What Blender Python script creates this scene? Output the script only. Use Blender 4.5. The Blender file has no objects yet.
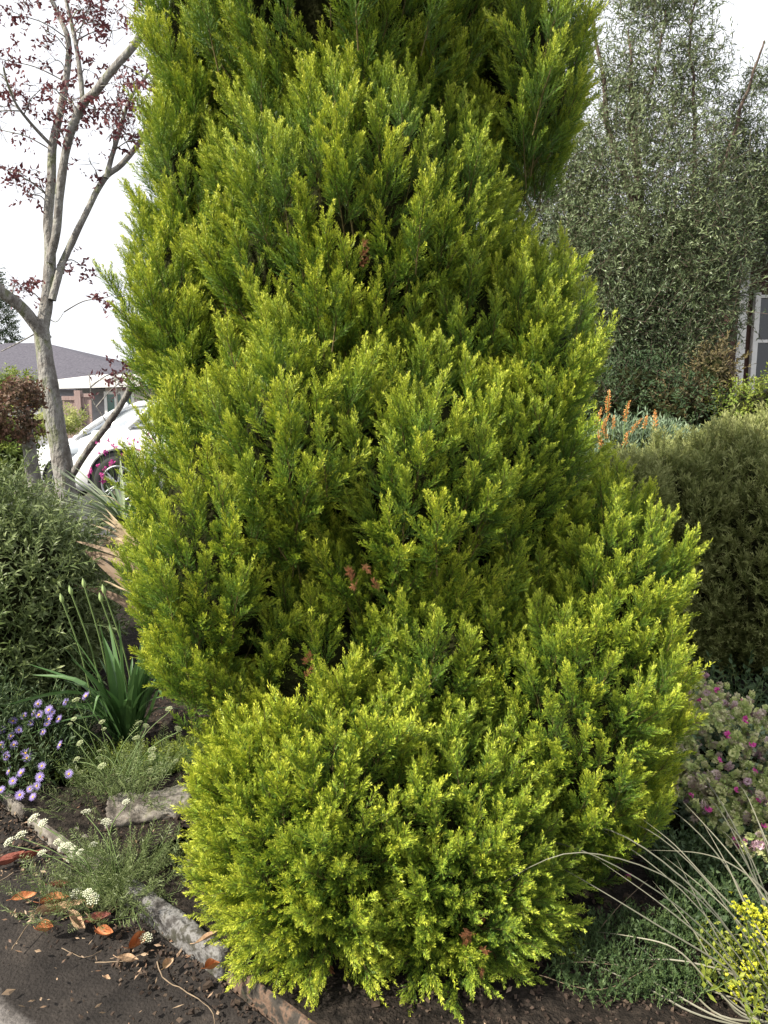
import bpy, math, random
import numpy as np
from mathutils import Vector, Matrix
SC = bpy.context.scene
RAD = math.radians
# ------------------------------------------------------------------ camera
CAM_H, PITCH, FPX = 1.6, RAD(8.9), 780.0
cam = bpy.data.cameras.new('camera'); camo = bpy.data.objects.new('camera', cam)
SC.collection.objects.link(camo); SC.camera = camo
camo.location = (0, 0, CAM_H); camo.rotation_euler = (RAD(90) - PITCH, 0, 0)
cam.sensor_fit = 'VERTICAL'; cam.sensor_height = 36.0; cam.lens = 36.0 * FPX / 1024.0
cam.clip_start = 0.05; cam.clip_end = 3000
# ------------------------------------------------------------------ light
SUN_DIR = Vector((-0.70, -0.36, 0.66)).normalized()      # towards the sun: high on the left
SUN_EL = math.asin(SUN_DIR.z); SUN_AZ = math.atan2(SUN_DIR.x, SUN_DIR.y)
world = bpy.data.worlds.new('World'); SC.world = world; world.use_nodes = True
nt = world.node_tree; nt.nodes.clear()
def N(t, kind, **kw):
    n = t.nodes.new(kind)
    for k, v in kw.items(): setattr(n, k, v)
    return n
wo = N(nt, 'ShaderNodeOutputWorld'); mixs = N(nt, 'ShaderNodeMixShader')
b1 = N(nt, 'ShaderNodeBackground'); b2 = N(nt, 'ShaderNodeBackground')
sky = N(nt, 'ShaderNodeTexSky', sky_type='NISHITA'); sky.sun_disc = False
sky.sun_elevation = SUN_EL; sky.sun_rotation = SUN_AZ
sky.air_density = 1.0; sky.dust_density = 3.0
b1.inputs['Strength'].default_value = 0.12
b2.inputs['Color'].default_value = (0.93, 0.95, 1.0, 1); b2.inputs['Strength'].default_value = 0.72
tc = N(nt, 'ShaderNodeTexCoord'); cn = N(nt, 'ShaderNodeTexNoise')
cn.inputs['Scale'].default_value = 2.2; cn.inputs['Detail'].default_value = 6
cr = N(nt, 'ShaderNodeValToRGB'); cr.color_ramp.elements[0].position = 0.28; cr.color_ramp.elements[1].position = 0.50
cr.color_ramp.elements[0].color = (0.62, 0.62, 0.62, 1)
nt.links.new(tc.outputs['Generated'], cn.inputs['Vector']); nt.links.new(cn.outputs['Fac'], cr.inputs['Fac'])
nt.links.new(cr.outputs['Color'], mixs.inputs['Fac']); nt.links.new(sky.outputs['Color'], b1.inputs['Color'])
nt.links.new(b1.outputs[0], mixs.inputs[1]); nt.links.new(b2.outputs[0], mixs.inputs[2]); nt.links.new(mixs.outputs[0], wo.inputs['Surface'])
sl = bpy.data.lights.new('sun', 'SUN'); so = bpy.data.objects.new('sun', sl); SC.collection.objects.link(so)
sl.energy = 5.0; sl.angle = RAD(1.5); sl.color = (1.0, 0.93, 0.80)
so.rotation_euler = SUN_DIR.to_track_quat('Z', 'Y').to_euler(); so.location = (-6, -2, 8)
SC.view_settings.view_transform = 'Standard'; SC.view_settings.look = 'None'
SC.view_settings.exposure = 0.92; SC.view_settings.gamma = 1.0; SC.view_settings.use_curve_mapping = False
SC.cycles.max_bounces = 6; SC.cycles.diffuse_bounces = 3; SC.cycles.transmission_bounces = 4
SC.cycles.transparent_max_bounces = 4; SC.cycles.use_denoising = True

rs = np.random.RandomState(11); random.seed(5)
# ------------------------------------------------------------------ helpers
F0 = np.array([0, math.cos(PITCH), -math.sin(PITCH)]); U0 = np.array([0, math.sin(PITCH), math.cos(PITCH)]); X0 = np.array([1., 0, 0])
def ray(px, py): return F0 + X0 * (px - 384) / FPX + U0 * (512 - py) / FPX
def P(px, py, Y):
    r = ray(px, py); return np.array([0, 0, CAM_H]) + r * (Y / r[1])
def G(px, py, z=0.0):
    r = ray(px, py); return np.array([0, 0, CAM_H]) + r * ((z - CAM_H) / r[2])
def nrm(v): v = np.asarray(v, float); return v / max(1e-9, np.linalg.norm(v))
def link(o, parent=None):
    SC.collection.objects.link(o)
    if parent is not None: o.parent = parent
    return o
def tag(o, label=None, cat=None, group=None, kind=None):
    if label: o['label'] = label
    if cat: o['category'] = cat
    if group: o['group'] = group
    if kind: o['kind'] = kind
    return o
def empty(name, loc=(0, 0, 0), rz=0.0):
    o = bpy.data.objects.new(name, None); o.location = loc; o.rotation_euler = (0, 0, rz); o.empty_display_size = 0.1
    return link(o)

class Q:
    """quad soup collector"""
    def __init__(s): s.V = []; s.F = []; s.A = []; s.T = []; s.M = []; s.n = 0
    def add(s, V, F, age=0.5, tone=0.5, mi=0):
        V = np.asarray(V, float).reshape(-1, 3); F = np.asarray(F, int).reshape(-1, 4)
        s.V.append(V); s.F.append(F + s.n); n = len(V)
        s.A.append(np.broadcast_to(np.asarray(age, float), (n,)).copy()); s.T.append(np.broadcast_to(np.asarray(tone, float), (n,)).copy())
        s.M.append(np.broadcast_to(np.asarray(mi, int), (len(F),)).copy()); s.n += n
    def arr(s): return (np.concatenate(s.V), np.concatenate(s.F), np.concatenate(s.A), np.concatenate(s.T), np.concatenate(s.M))
    def build(s, name, mats, parent=None, smooth=False, origin=None):
        V, F, A, T, M = s.arr()
        if origin is not None: V = V - np.asarray(origin)
        me = bpy.data.meshes.new(name); me.vertices.add(len(V)); me.vertices.foreach_set('co', V.astype(np.float32).ravel())
        me.loops.add(len(F) * 4); me.loops.foreach_set('vertex_index', F.astype(np.int32).ravel())
        me.polygons.add(len(F)); me.polygons.foreach_set('loop_start', np.arange(0, len(F) * 4, 4, dtype=np.int32))
        if not isinstance(mats, (list, tuple)): mats = [mats]
        for m in mats: me.materials.append(m)
        me.polygons.foreach_set('material_index', M.astype(np.int32))
        me.polygons.foreach_set('use_smooth', np.full(len(F), smooth))
        a = me.attributes.new('age', 'FLOAT', 'POINT'); a.data.foreach_set('value', A.astype(np.float32))
        a = me.attributes.new('tone', 'FLOAT', 'POINT'); a.data.foreach_set('value', T.astype(np.float32))
        me.update(calc_edges=True)
        o = bpy.data.objects.new(name, me)
        if origin is not None: o.location = Vector(origin)
        return link(o, parent)

def frame(d):
    d = nrm(d); a = np.array([0, 0, 1.]) if abs(d[2]) < 0.9 else np.array([1., 0, 0])
    x = nrm(np.cross(a, d)); y = np.cross(d, x); return x, y, d
def quadleaf(q, b, d, l, w, age, tone=0.5, side=None, mi=0, fold=0.0, droop=0.0):
    d = nrm(d)
    if side is None: side = nrm(np.cross(d, rs.normal(size=3)))
    n = np.cross(side, d); tip = b + d * l - n * droop * l
    if fold <= 0:
        m = b + d * l * .45
        q.add([b, m + side * w / 2, tip, m - side * w / 2], [[0, 1, 2, 3]], [age - .06, age, age + .08, age], tone, mi)
    else:
        m = b + d * l * .48; mm = m - n * fold * w * .5
        q.add([b, m + side * w / 2, tip, mm, m - side * w / 2], [[0, 1, 2, 3], [0, 3, 2, 4]], [age, age, age + .05, age - .03, age], tone, mi)
def tube(q, pts, rad, n=5, age=0.5, tone=0.5, mi=0, jit=0.0):
    pts = np.asarray(pts, float); m = len(pts); rad = np.broadcast_to(np.asarray(rad, float), (m,))
    rings = []
    x, y, _ = frame(pts[1] - pts[0])
    for i in range(m):
        t = nrm(pts[min(i + 1, m - 1)] - pts[max(i - 1, 0)])
        x = nrm(x - t * np.dot(x, t)); y = np.cross(t, x)
        a = np.arange(n) * 2 * math.pi / n
        r = rad[i] * (1 + jit * rs.uniform(-1, 1, n))
        rings.append(pts[i] + np.outer(np.cos(a) * r, x) + np.outer(np.sin(a) * r, y))
    V = np.concatenate(rings); F = []
    for i in range(m - 1):
        for k in range(n):
            F.append([i * n + k, i * n + (k + 1) % n, (i + 1) * n + (k + 1) % n, (i + 1) * n + k])
    q.add(V, F, age, tone, mi)
def spline(pts, k=6):
    pts = np.asarray(pts, float); n = len(pts); out = []
    for i in range(n - 1):
        p0, p1, p2, p3 = pts[max(i - 1, 0)], pts[i], pts[i + 1], pts[min(i + 2, n - 1)]
        for t in np.linspace(0, 1, k, endpoint=False):
            out.append(.5 * ((2 * p1) + (-p0 + p2) * t + (2 * p0 - 5 * p1 + 4 * p2 - p3) * t * t + (-p0 + 3 * p1 - 3 * p2 + p3) * t ** 3))
    out.append(pts[-1]); return np.array(out)
def box(q, lo, hi, mi=0, rot=None, org=None):
    lo = np.array(lo, float); hi = np.array(hi, float)
    V = np.array([[x, y, z] for z in (lo[2], hi[2]) for y in (lo[1], hi[1]) for x in (lo[0], hi[0])])
    q.add(V, [[0, 2, 3, 1], [4, 5, 7, 6], [0, 1, 5, 4], [2, 6, 7, 3], [0, 4, 6, 2], [1, 3, 7, 5]], mi=mi)
def scatter(q, tmpls, pos, dirs, scale, tone, roll=None, side=None):
    """numpy copies of sprig templates: z axis of the template goes along dirs"""
    pos = np.asarray(pos, float); dirs = np.asarray(dirs, float); n = len(pos)
    if n == 0: return
    dirs = dirs / np.linalg.norm(dirs, axis=1, keepdims=True)
    scale = np.broadcast_to(np.asarray(scale, float), (n,)); tone = np.broadcast_to(np.asarray(tone, float), (n,))
    r = rs.normal(size=(n, 3)) if side is None else np.asarray(side, float)
    x = np.cross(r, dirs); x /= np.linalg.norm(x, axis=1, keepdims=True) + 1e-9; y = np.cross(dirs, x)
    R = np.stack([x, y, dirs], axis=2)
    ch = rs.randint(0, len(tmpls), n)
    for k, (V, F, A, T, M) in enumerate(tmpls):
        ix = np.nonzero(ch == k)[0]
        if len(ix) == 0: continue
        W = np.einsum('nij,mj->nmi', R[ix], V) * scale[ix][:, None, None] + pos[ix][:, None, :]
        m = len(V); FF = F[None] + (np.arange(len(ix)) * m)[:, None, None]
        TT = np.clip(tone[ix][:, None] + (T[None] - .5), 0, 1)
        q.add(W.reshape(-1, 3), FF.reshape(-1, 4), np.tile(A, len(ix)), TT.ravel(), np.tile(M, len(ix)))

# value noise for shaping
def fbm(p, sc=1.0, oct=4, seed=0):
    p = np.asarray(p, float) * sc; out = np.zeros(len(p)); amp = 1
    for o in range(oct):
        r = np.random.RandomState(seed + o * 7); 
        for k in range(5):
            d = r.normal(size=3); out += amp * np.sin(p @ d * 2.1 + r.uniform(0, 6.28)) / 5
        p = p * 2.03; amp *= .55
    return out

# ------------------------------------------------------------------ materials
def newmat(name):
    m = bpy.data.materials.new(name); m.use_nodes = True; t = m.node_tree; t.nodes.clear()
    return m, t, N(t, 'ShaderNodeOutputMaterial')
def ramp(t, stops):
    r = N(t, 'ShaderNodeValToRGB'); e = r.color_ramp.elements
    e[0].position = stops[0][0]; e[0].color = (*stops[0][1], 1); e[1].position = stops[-1][0]; e[1].color = (*stops[-1][1], 1)
    for p, c in stops[1:-1]: x = e.new(p); x.color = (*c, 1)
    return r
def mixc(t, fac, a, b, mode='MIX'):
    m = N(t, 'ShaderNodeMix', data_type='RGBA', blend_type=mode)
    for s, v in ((0, fac), (6, a), (7, b)):
        if hasattr(v, 'is_output'): t.links.new(v, m.inputs[s])
        elif isinstance(v, (int, float)): m.inputs[s].default_value = v
        else: m.inputs[s].default_value = (*v, 1)
    return m.outputs[2]
def foliage(name, A, B, transl=.28, rough=.55, spec=.3, back=None):
    """A, B: colour stops over 'age' (0 old inner, 1 young tip) for tone 0 and tone 1"""
    m, t, out = newmat(name)
    a = N(t, 'ShaderNodeAttribute', attribute_name='age'); o = N(t, 'ShaderNodeAttribute', attribute_name='tone')
    ra = ramp(t, A); rb = ramp(t, B)
    t.links.new(a.outputs['Fac'], ra.inputs[0]); t.links.new(a.outputs['Fac'], rb.inputs[0])
    col = mixc(t, o.outputs['Fac'], ra.outputs[0], rb.outputs[0])
    p = N(t, 'ShaderNodeBsdfPrincipled'); p.inputs['Roughness'].default_value = rough; p.inputs['Specular IOR Level'].default_value = spec
    t.links.new(col, p.inputs['Base Color'])
    if transl > 0:
        tr = N(t, 'ShaderNodeBsdfTranslucent'); t.links.new(col, tr.inputs['Color'])
        ms = N(t, 'ShaderNodeMixShader'); ms.inputs[0].default_value = transl
        t.links.new(p.outputs[0], ms.inputs[1]); t.links.new(tr.outputs[0], ms.inputs[2]); t.links.new(ms.outputs[0], out.inputs[0])
    else: t.links.new(p.outputs[0], out.inputs[0])
    return m
def noisy(name, stops, scale=8, detail=6, rough=.8, bump=.3, bscale=None, spec=.3, metal=0, coord='Object', stretch=None, dist=.02):
    m, t, out = newmat(name)
    tc = N(t, 'ShaderNodeTexCoord'); v = tc.outputs[coord]
    if stretch:
        mp = N(t, 'ShaderNodeMapping'); mp.inputs['Scale'].default_value = stretch; t.links.new(v, mp.inputs[0]); v = mp.outputs[0]
    n = N(t, 'ShaderNodeTexNoise'); n.inputs['Scale'].default_value = scale; n.inputs['Detail'].default_value = detail; n.inputs['Roughness'].default_value = .65
    t.links.new(v, n.inputs['Vector']); r = ramp(t, stops); t.links.new(n.outputs['Fac'], r.inputs[0])
    p = N(t, 'ShaderNodeBsdfPrincipled'); p.inputs['Roughness'].default_value = rough; p.inputs['Specular IOR Level'].default_value = spec; p.inputs['Metallic'].default_value = metal
    t.links.new(r.outputs[0], p.inputs['Base Color'])
    if bump:
        n2 = N(t, 'ShaderNodeTexNoise'); n2.inputs['Scale'].default_value = bscale or scale * 3; n2.inputs['Detail'].default_value = 8
        t.links.new(v, n2.inputs['Vector']); b = N(t, 'ShaderNodeBump'); b.inputs['Strength'].default_value = bump; b.inputs['Distance'].default_value = dist
        t.links.new(n2.outputs['Fac'], b.inputs['Height']); t.links.new(b.outputs[0], p.inputs['Normal'])
    t.links.new(p.outputs[0], out.inputs[0]); return m
def plain(name, c, rough=.5, spec=.4, metal=0, coat=0): 
    m = noisy(name, [(.3, tuple(x * .9 for x in c)), (.7, tuple(min(1, x * 1.05) for x in c))], scale=3, rough=rough, bump=0, spec=spec, metal=metal)
    if coat:
        for n in m.node_tree.nodes:
            if n.type == 'BSDF_PRINCIPLED': n.inputs['Coat Weight'].default_value = coat
    return m
M = {}
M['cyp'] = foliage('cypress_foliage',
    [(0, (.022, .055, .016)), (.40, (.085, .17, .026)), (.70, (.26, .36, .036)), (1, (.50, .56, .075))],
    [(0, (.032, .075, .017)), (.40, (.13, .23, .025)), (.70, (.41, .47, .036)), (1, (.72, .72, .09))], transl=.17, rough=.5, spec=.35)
M['cyptwig'] = noisy('cypress_twig', [(.3, (.06, .06, .015)), (.7, (.14, .10, .04))], scale=40, bump=0)
M['bark'] = noisy('grey_bark_with_lichen', [(.30, (.09, .08, .07)), (.44, (.17, .155, .14)), (.54, (.27, .26, .24)), (.62, (.15, .16, .09)), (.8, (.36, .36, .34))], scale=9, bump=1, bscale=38, stretch=(1, 1, .45), dist=.03)
M['dbark'] = noisy('dark_bark', [(.3, (.05, .035, .025)), (.7, (.14, .10, .08))], scale=20, bump=.6, stretch=(1, 1, .3))
M['brown'] = noisy('core_shell_shade', [(.3, (.010, .012, .005)), (.55, (.022, .024, .009)), (.75, (.035, .05, .012))], scale=26, bump=1, bscale=70, spec=.05, rough=1)  # near-black colour stands in for shade inside the crowns
M['purple'] = foliage('purple_leaf', [(0, (.045, .015, .02)), (1, (.12, .03, .035))], [(0, (.10, .04, .045)), (1, (.25, .08, .08))], transl=.35)
M['maple'] = foliage('red_maple_leaf', [(0, (.035, .045, .02)), (1, (.10, .055, .04))], [(0, (.10, .11, .045)), (1, (.26, .13, .09))], transl=.25)
M['olive'] = foliage('grey_green_tree_leaf', [(0, (.028, .048, .02)), (1, (.085, .125, .05))], [(0, (.08, .11, .045)), (1, (.25, .30, .14))], transl=.18, rough=.4, spec=.5)
M['mound'] = foliage('olive_mound_leaf', [(0, (.035, .052, .013)), (.6, (.10, .13, .03)), (1, (.22, .25, .075))], [(0, (.055, .075, .02)), (.6, (.18, .205, .055)), (1, (.38, .39, .16))], transl=.18)
M['sage'] = foliage('dull_green_leaf', [(0, (.035, .06, .018)), (1, (.125, .17, .045))], [(0, (.09, .125, .04)), (1, (.28, .33, .14))], transl=.28, rough=.45, spec=.4)
M['strap'] = foliage('strap_leaf_green', [(0, (.03, .075, .022)), (1, (.065, .145, .04))], [(0, (.05, .105, .035)), (1, (.11, .20, .065))], transl=.2, rough=.4, spec=.5)
M['flax'] = foliage('flax_leaf', [(0, (.06, .10, .05)), (1, (.14, .20, .10))], [(0, (.16, .20, .10)), (1, (.36, .40, .26))], transl=.2, rough=.4, spec=.5)
M['drystrap'] = foliage('dry_strap_leaf', [(0, (.12, .08, .05)), (1, (.26, .18, .12))], [(0, (.40, .30, .17)), (1, (.62, .50, .32))], transl=.2)
M['dark'] = foliage('dark_green_leaf', [(0, (.012, .028, .010)), (1, (.035, .068, .022))], [(0, (.03, .055, .02)), (1, (.095, .135, .052))], transl=.15)
M['lime'] = foliage('lime_fern_leaf', [(0, (.12, .17, .03)), (1, (.30, .36, .08))], [(0, (.30, .33, .08)), (1, (.60, .60, .24))], transl=.35)
M['cover'] = foliage('low_ground_cover_leaf', [(0, (.05, .10, .015)), (1, (.13, .21, .03))], [(0, (.12, .17, .02)), (1, (.30, .33, .05))], transl=.25)
M['herb'] = foliage('dark_herb_leaf', [(0, (.02, .045, .015)), (1, (.05, .09, .03))], [(0, (.05, .085, .03)), (1, (.12, .17, .06))], transl=.2)  # darker green than the other ground cover
M['rust'] = foliage('rusty_shrub_leaf', [(0, (.03, .03, .012)), (1, (.10, .075, .03))], [(0, (.06, .05, .02)), (1, (.17, .14, .06))], transl=.2)
M['grass'] = foliage('grey_grass_blade', [(0, (.06, .065, .045)), (1, (.11, .11, .08))], [(0, (.12, .12, .085)), (1, (.28, .26, .19))], transl=.12, rough=.45)
M['bract'] = foliage('pale_bract', [(0, (.26, .34, .10)), (.5, (.50, .56, .22)), (1, (.68, .66, .34))], [(0, (.30, .16, .19)), (.5, (.52, .34, .42)), (1, (.70, .54, .58))], transl=.3)
M['blueleaf'] = foliage('blue_green_leaf', [(0, (.07, .12, .07)), (1, (.19, .27, .17))], [(0, (.15, .22, .14)), (1, (.36, .44, .28))], transl=.2)
M['lilac'] = foliage('lilac_petal', [(0, (.20, .15, .40)), (1, (.30, .24, .54))], [(0, (.30, .22, .50)), (1, (.44, .36, .68))], transl=.3)
M['eye'] = plain('flower_eye', (.62, .36, .04), rough=.9)
M['cream'] = foliage('cream_floret', [(0, (.40, .42, .24)), (1, (.60, .62, .42))], [(0, (.62, .62, .46)), (1, (.85, .85, .74))], transl=.25)
M['greencream'] = foliage('green_cream_floret', [(0, (.20, .25, .09)), (1, (.36, .42, .18))], [(0, (.40, .44, .22)), (1, (.62, .64, .42))], transl=.25)
M['orange'] = foliage('orange_floret', [(0, (.60, .22, .04)), (1, (.80, .34, .08))], [(0, (.75, .35, .10)), (1, (.90, .50, .22))], transl=.25)
M['magenta'] = foliage('magenta_petal', [(0, (.45, .03, .22)), (1, (.70, .06, .38))], [(0, (.62, .08, .36)), (1, (.85, .25, .58))], transl=.3)
M['yellow'] = foliage('acid_yellow_bract', [(0, (.35, .40, .02)), (1, (.55, .58, .04))], [(0, (.50, .52, .03)), (1, (.80, .74, .08))], transl=.3)
M['stem'] = plain('green_stem', (.13, .19, .06), rough=.6)
M['drystem'] = noisy('dry_stem', [(.3, (.12, .085, .055)), (.7, (.28, .21, .14))], scale=30, bump=0)
M['bud'] = plain('pale_bud', (.32, .42, .16), rough=.5)
M['deadleaf'] = noisy('fallen_leaf_orange', [(.25, (.16, .06, .03)), (.45, (.40, .15, .06)), (.6, (.55, .25, .11)), (.75, (.48, .30, .17))], scale=18, bump=.3, rough=.6)
M['deadleaf2'] = noisy('fallen_leaf_tan', [(.25, (.22, .13, .08)), (.5, (.42, .28, .17)), (.75, (.60, .45, .30))], scale=22, bump=.3, rough=.6)
M['deadred'] = noisy('fallen_leaf_red', [(.25, (.10, .03, .025)), (.6, (.27, .085, .055)), (.8, (.36, .17, .11))], scale=18, bump=.3, rough=.6)
M['stone'] = noisy('lichen_stone', [(.28, (.03, .027, .022)), (.45, (.11, .095, .08)), (.56, (.21, .19, .165)), (.66, (.09, .09, .04)), (.85, (.34, .32, .28))], scale=11, bump=.8, bscale=45, dist=.012)
M['kerb'] = noisy('weathered_concrete_kerb', [(.30, (.018, .016, .014)), (.43, (.065, .06, .056)), (.51, (.19, .185, .18)), (.57, (.07, .065, .055)), (.72, (.03, .036, .015))], scale=16, bump=.8, bscale=70, dist=.01)
M['kerb2'] = noisy('orange_stained_kerb', [(.30, (.015, .013, .011)), (.44, (.05, .042, .034)), (.52, (.15, .095, .065)), (.58, (.05, .042, .034)), (.75, (.03, .036, .015))], scale=18, bump=.8, bscale=70, dist=.01)
M['soil'] = noisy('dark_garden_soil', [(.28, (.007, .006, .005)), (.5, (.020, .016, .013)), (.66, (.042, .033, .026)), (.82, (.09, .07, .055))], scale=30, detail=10, bump=1, bscale=90, rough=.95, spec=.15, dist=.015)
M['chip'] = foliage('soil_crumb', [(0, (.02, .015, .012)), (1, (.07, .05, .04))], [(0, (.035, .026, .020)), (1, (.15, .11, .08))], transl=0, rough=.9, spec=.1)

# ================================================================== SETTING
KU = nrm([.755, -.656, 0]); KN = np.array([.656, .755, 0])      # kerb direction, and the way into the bed
K0 = np.array([-.81, 2.26, 0])
def terrain_z(x, y): return np.where(y > 12, -(np.minimum(y, 19) - 12) * .13, 0.0) 
def grid_sheet(name, xs, ys, zf, mat, smooth=True):
    X, Y = np.meshgrid(xs, ys); Z = zf(X, Y); V = np.stack([X, Y, Z], -1).reshape(-1, 3); nx = len(xs); F = []
    for j in range(len(ys) - 1):
        for i in range(nx - 1): F.append([j * nx + i, j * nx + i + 1, (j + 1) * nx + i + 1, (j + 1) * nx + i])
    q = Q(); q.add(V, F); o = q.build(name, mat, smooth=smooth); o['kind'] = 'structure'; return o
def ground_mat():
    m, t, out = newmat('ground_earth_and_grass')
    tc = N(t, 'ShaderNodeTexCoord'); n = N(t, 'ShaderNodeTexNoise'); n.inputs['Scale'].default_value = 1.3; n.inputs['Detail'].default_value = 10
    t.links.new(tc.outputs['Object'], n.inputs['Vector'])
    r = ramp(t, [(.35, (.03, .024, .016)), (.5, (.06, .05, .03)), (.65, (.07, .10, .035))]); t.links.new(n.outputs['Fac'], r.inputs[0])
    p = N(t, 'ShaderNodeBsdfPrincipled'); p.inputs['Roughness'].default_value = .95; t.links.new(r.outputs[0], p.inputs['Base Color']); t.links.new(p.outputs[0], out.inputs[0]); return m
xs = np.unique(np.concatenate([np.linspace(-400, -30, 8), np.linspace(-30, 30, 31), np.linspace(30, 400, 8)]))
ys = np.unique(np.concatenate([np.linspace(-60, 0, 7), np.linspace(0, 30, 31), np.linspace(30, 900, 12)]))
grid_sheet('ground', xs, ys, lambda X, Y: terrain_z(X, Y) - .06, ground_mat())
def path_mat():
    m, t, out = newmat('path_paving_two_tone')
    g = N(t, 'ShaderNodeNewGeometry'); 
    dp = N(t, 'ShaderNodeVectorMath', operation='DOT_PRODUCT'); dp.inputs[1].default_value = (KN[0], KN[1], 0)
    t.links.new(g.outputs['Position'], dp.inputs[0])
    n1 = N(t, 'ShaderNodeTexNoise'); n1.inputs['Scale'].default_value = 2.6; n1.inputs['Detail'].default_value = 9; n1.inputs['Roughness'].default_value = .6; t.links.new(g.outputs['Position'], n1.inputs['Vector'])
    k0 = float(np.dot(K0, KN))
    ma = N(t, 'ShaderNodeMath', operation='SUBTRACT'); ma.inputs[1].default_value = k0 - .47; t.links.new(dp.outputs['Value'], ma.inputs[0])   # >0 : darker tone along the kerb
    mb = N(t, 'ShaderNodeMath', operation='MULTIPLY_ADD'); mb.inputs[1].default_value = .5; mb.inputs[2].default_value = -.25; t.links.new(n1.outputs['Fac'], mb.inputs[0])
    mc = N(t, 'ShaderNodeMath', operation='ADD'); t.links.new(ma.outputs[0], mc.inputs[0]); t.links.new(mb.outputs[0], mc.inputs[1])
    mr = N(t, 'ShaderNodeMapRange'); mr.inputs[1].default_value = -.02; mr.inputs[2].default_value = .03; t.links.new(mc.outputs[0], mr.inputs[0])
    n2 = N(t, 'ShaderNodeTexNoise'); n2.inputs['Scale'].default_value = 60; n2.inputs['Detail'].default_value = 8; t.links.new(g.outputs['Position'], n2.inputs['Vector'])
    pave = ramp(t, [(.3, (.11, .10, .095)), (.6, (.17, .155, .145)), (.8, (.23, .21, .20))]); t.links.new(n2.outputs['Fac'], pave.inputs[0])
    n3 = N(t, 'ShaderNodeTexNoise'); n3.inputs['Scale'].default_value = 5; n3.inputs['Detail'].default_value = 12; n3.inputs['Roughness'].default_value = .75; t.links.new(g.outputs['Position'], n3.inputs['Vector'])
    dark_tone = ramp(t, [(.35, (.014, .012, .011)), (.55, (.032, .027, .024)), (.7, (.068, .056, .047))]); t.links.new(n3.outputs['Fac'], dark_tone.inputs[0])
    col = mixc(t, mr.outputs[0], pave.outputs[0], dark_tone.outputs[0])
    p = N(t, 'ShaderNodeBsdfPrincipled'); p.inputs['Roughness'].default_value = .9; p.inputs['Specular IOR Level'].default_value = .2
    t.links.new(col, p.inputs['Base Color']); b = N(t, 'ShaderNodeBump'); b.inputs['Strength'].default_value = .8; b.inputs['Distance'].default_value = .008
    n4 = N(t, 'ShaderNodeTexNoise'); n4.inputs['Scale'].default_value = 110; n4.inputs['Detail'].default_value = 8; t.links.new(g.outputs['Position'], n4.inputs['Vector'])
    t.links.new(n4.outputs['Fac'], b.inputs['Height']); t.links.new(b.outputs[0], p.inputs['Normal']); t.links.new(p.outputs[0], out.inputs[0]); return m
def strip(name, s0, s1, n0, n1, zf, mat, ds=.05):
    ss = np.arange(s0, s1 + 1e-6, ds); nn = np.arange(n0, n1 + 1e-6, ds)
    S, Nn = np.meshgrid(ss, nn); X = K0[0] + KU[0] * S + KN[0] * Nn; Y = K0[1] + KU[1] * S + KN[1] * Nn
    Z = zf(S, Nn, X, Y); V = np.stack([X, Y, Z], -1).reshape(-1, 3); nx = len(ss); F = []
    for j in range(len(nn) - 1):
        for i in range(nx - 1): F.append([j * nx + i, j * nx + i + 1, (j + 1) * nx + i + 1, (j + 1) * nx + i])
    q = Q(); q.add(V, F); o = q.build(name, mat, smooth=True); o['kind'] = 'structure'; return o
def znoise(X, Y, sc, amp, seed): return amp * fbm(np.stack([X.ravel(), Y.ravel(), X.ravel() * 0], -1), sc, 4, seed).reshape(X.shape)
strip('path', -5, 4, -3, -.03, lambda S, Nn, X, Y: znoise(X, Y, 4, .004, 3) + .0 + .02 * np.clip((Nn + .35) / .35, 0, 1) ** 2, path_mat(), .04)
def bedz(X, Y): return .078 + znoise(X, Y, 5, .018, 9)
strip('soil_bed', -5, 4, -.02, 7, lambda S, Nn, X, Y: bedz(X, Y), M['soil'], .045)
# road where the cars stand
road = noisy('asphalt_road', [(.3, (.04, .04, .042)), (.7, (.07, .07, .072))], scale=30, bump=.3)
grid_sheet('road', np.linspace(-40, 40, 41), np.linspace(8.6, 12, 6), lambda X, Y: X * 0 - .03, road)
# crumbs of mulch
def crumbs():
    t = []
    for k in range(5):
        q = Q(); V = np.array([[x, y, z] for z in (0, 1) for y in (0, 1) for x in (0, 1)], float) - .5
        V *= [1.3, .8, .5]; V += rs.normal(size=V.shape) * .22
        q.add(V, [[0, 2, 3, 1], [4, 5, 7, 6], [0, 1, 5, 4], [2, 6, 7, 3], [0, 4, 6, 2], [1, 3, 7, 5]], rs.uniform(), .5); t.append(q.arr())
    q = Q(); n = 16000
    S = rs.uniform(-1.6, 1.8, n); Nn = np.where(rs.uniform(size=n) < .86, rs.uniform(.07, 1.3, n), -np.abs(rs.normal(size=n)) * .12 - .01)
    X = K0[0] + KU[0] * S + KN[0] * Nn; Y = K0[1] + KU[1] * S + KN[1] * Nn
    Z = np.where(Nn > 0, bedz(X, Y), .012 + .012 * np.clip((Nn + .35) / .35, 0, 1)) 
    sc = np.exp(rs.normal(size=n) * .5) * .0042
    scatter(q, t, np.stack([X, Y, Z + sc * .2], -1), rs.normal(size=(n, 3)) * [.5, .5, 1], sc, rs.uniform(0, 1, n) ** 2)
    o = q.build('mulch', M['chip']); tag(o, 'dark crumbs of soil and bark mulch over the bed', 'mulch', kind='stuff')
crumbs()

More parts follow.
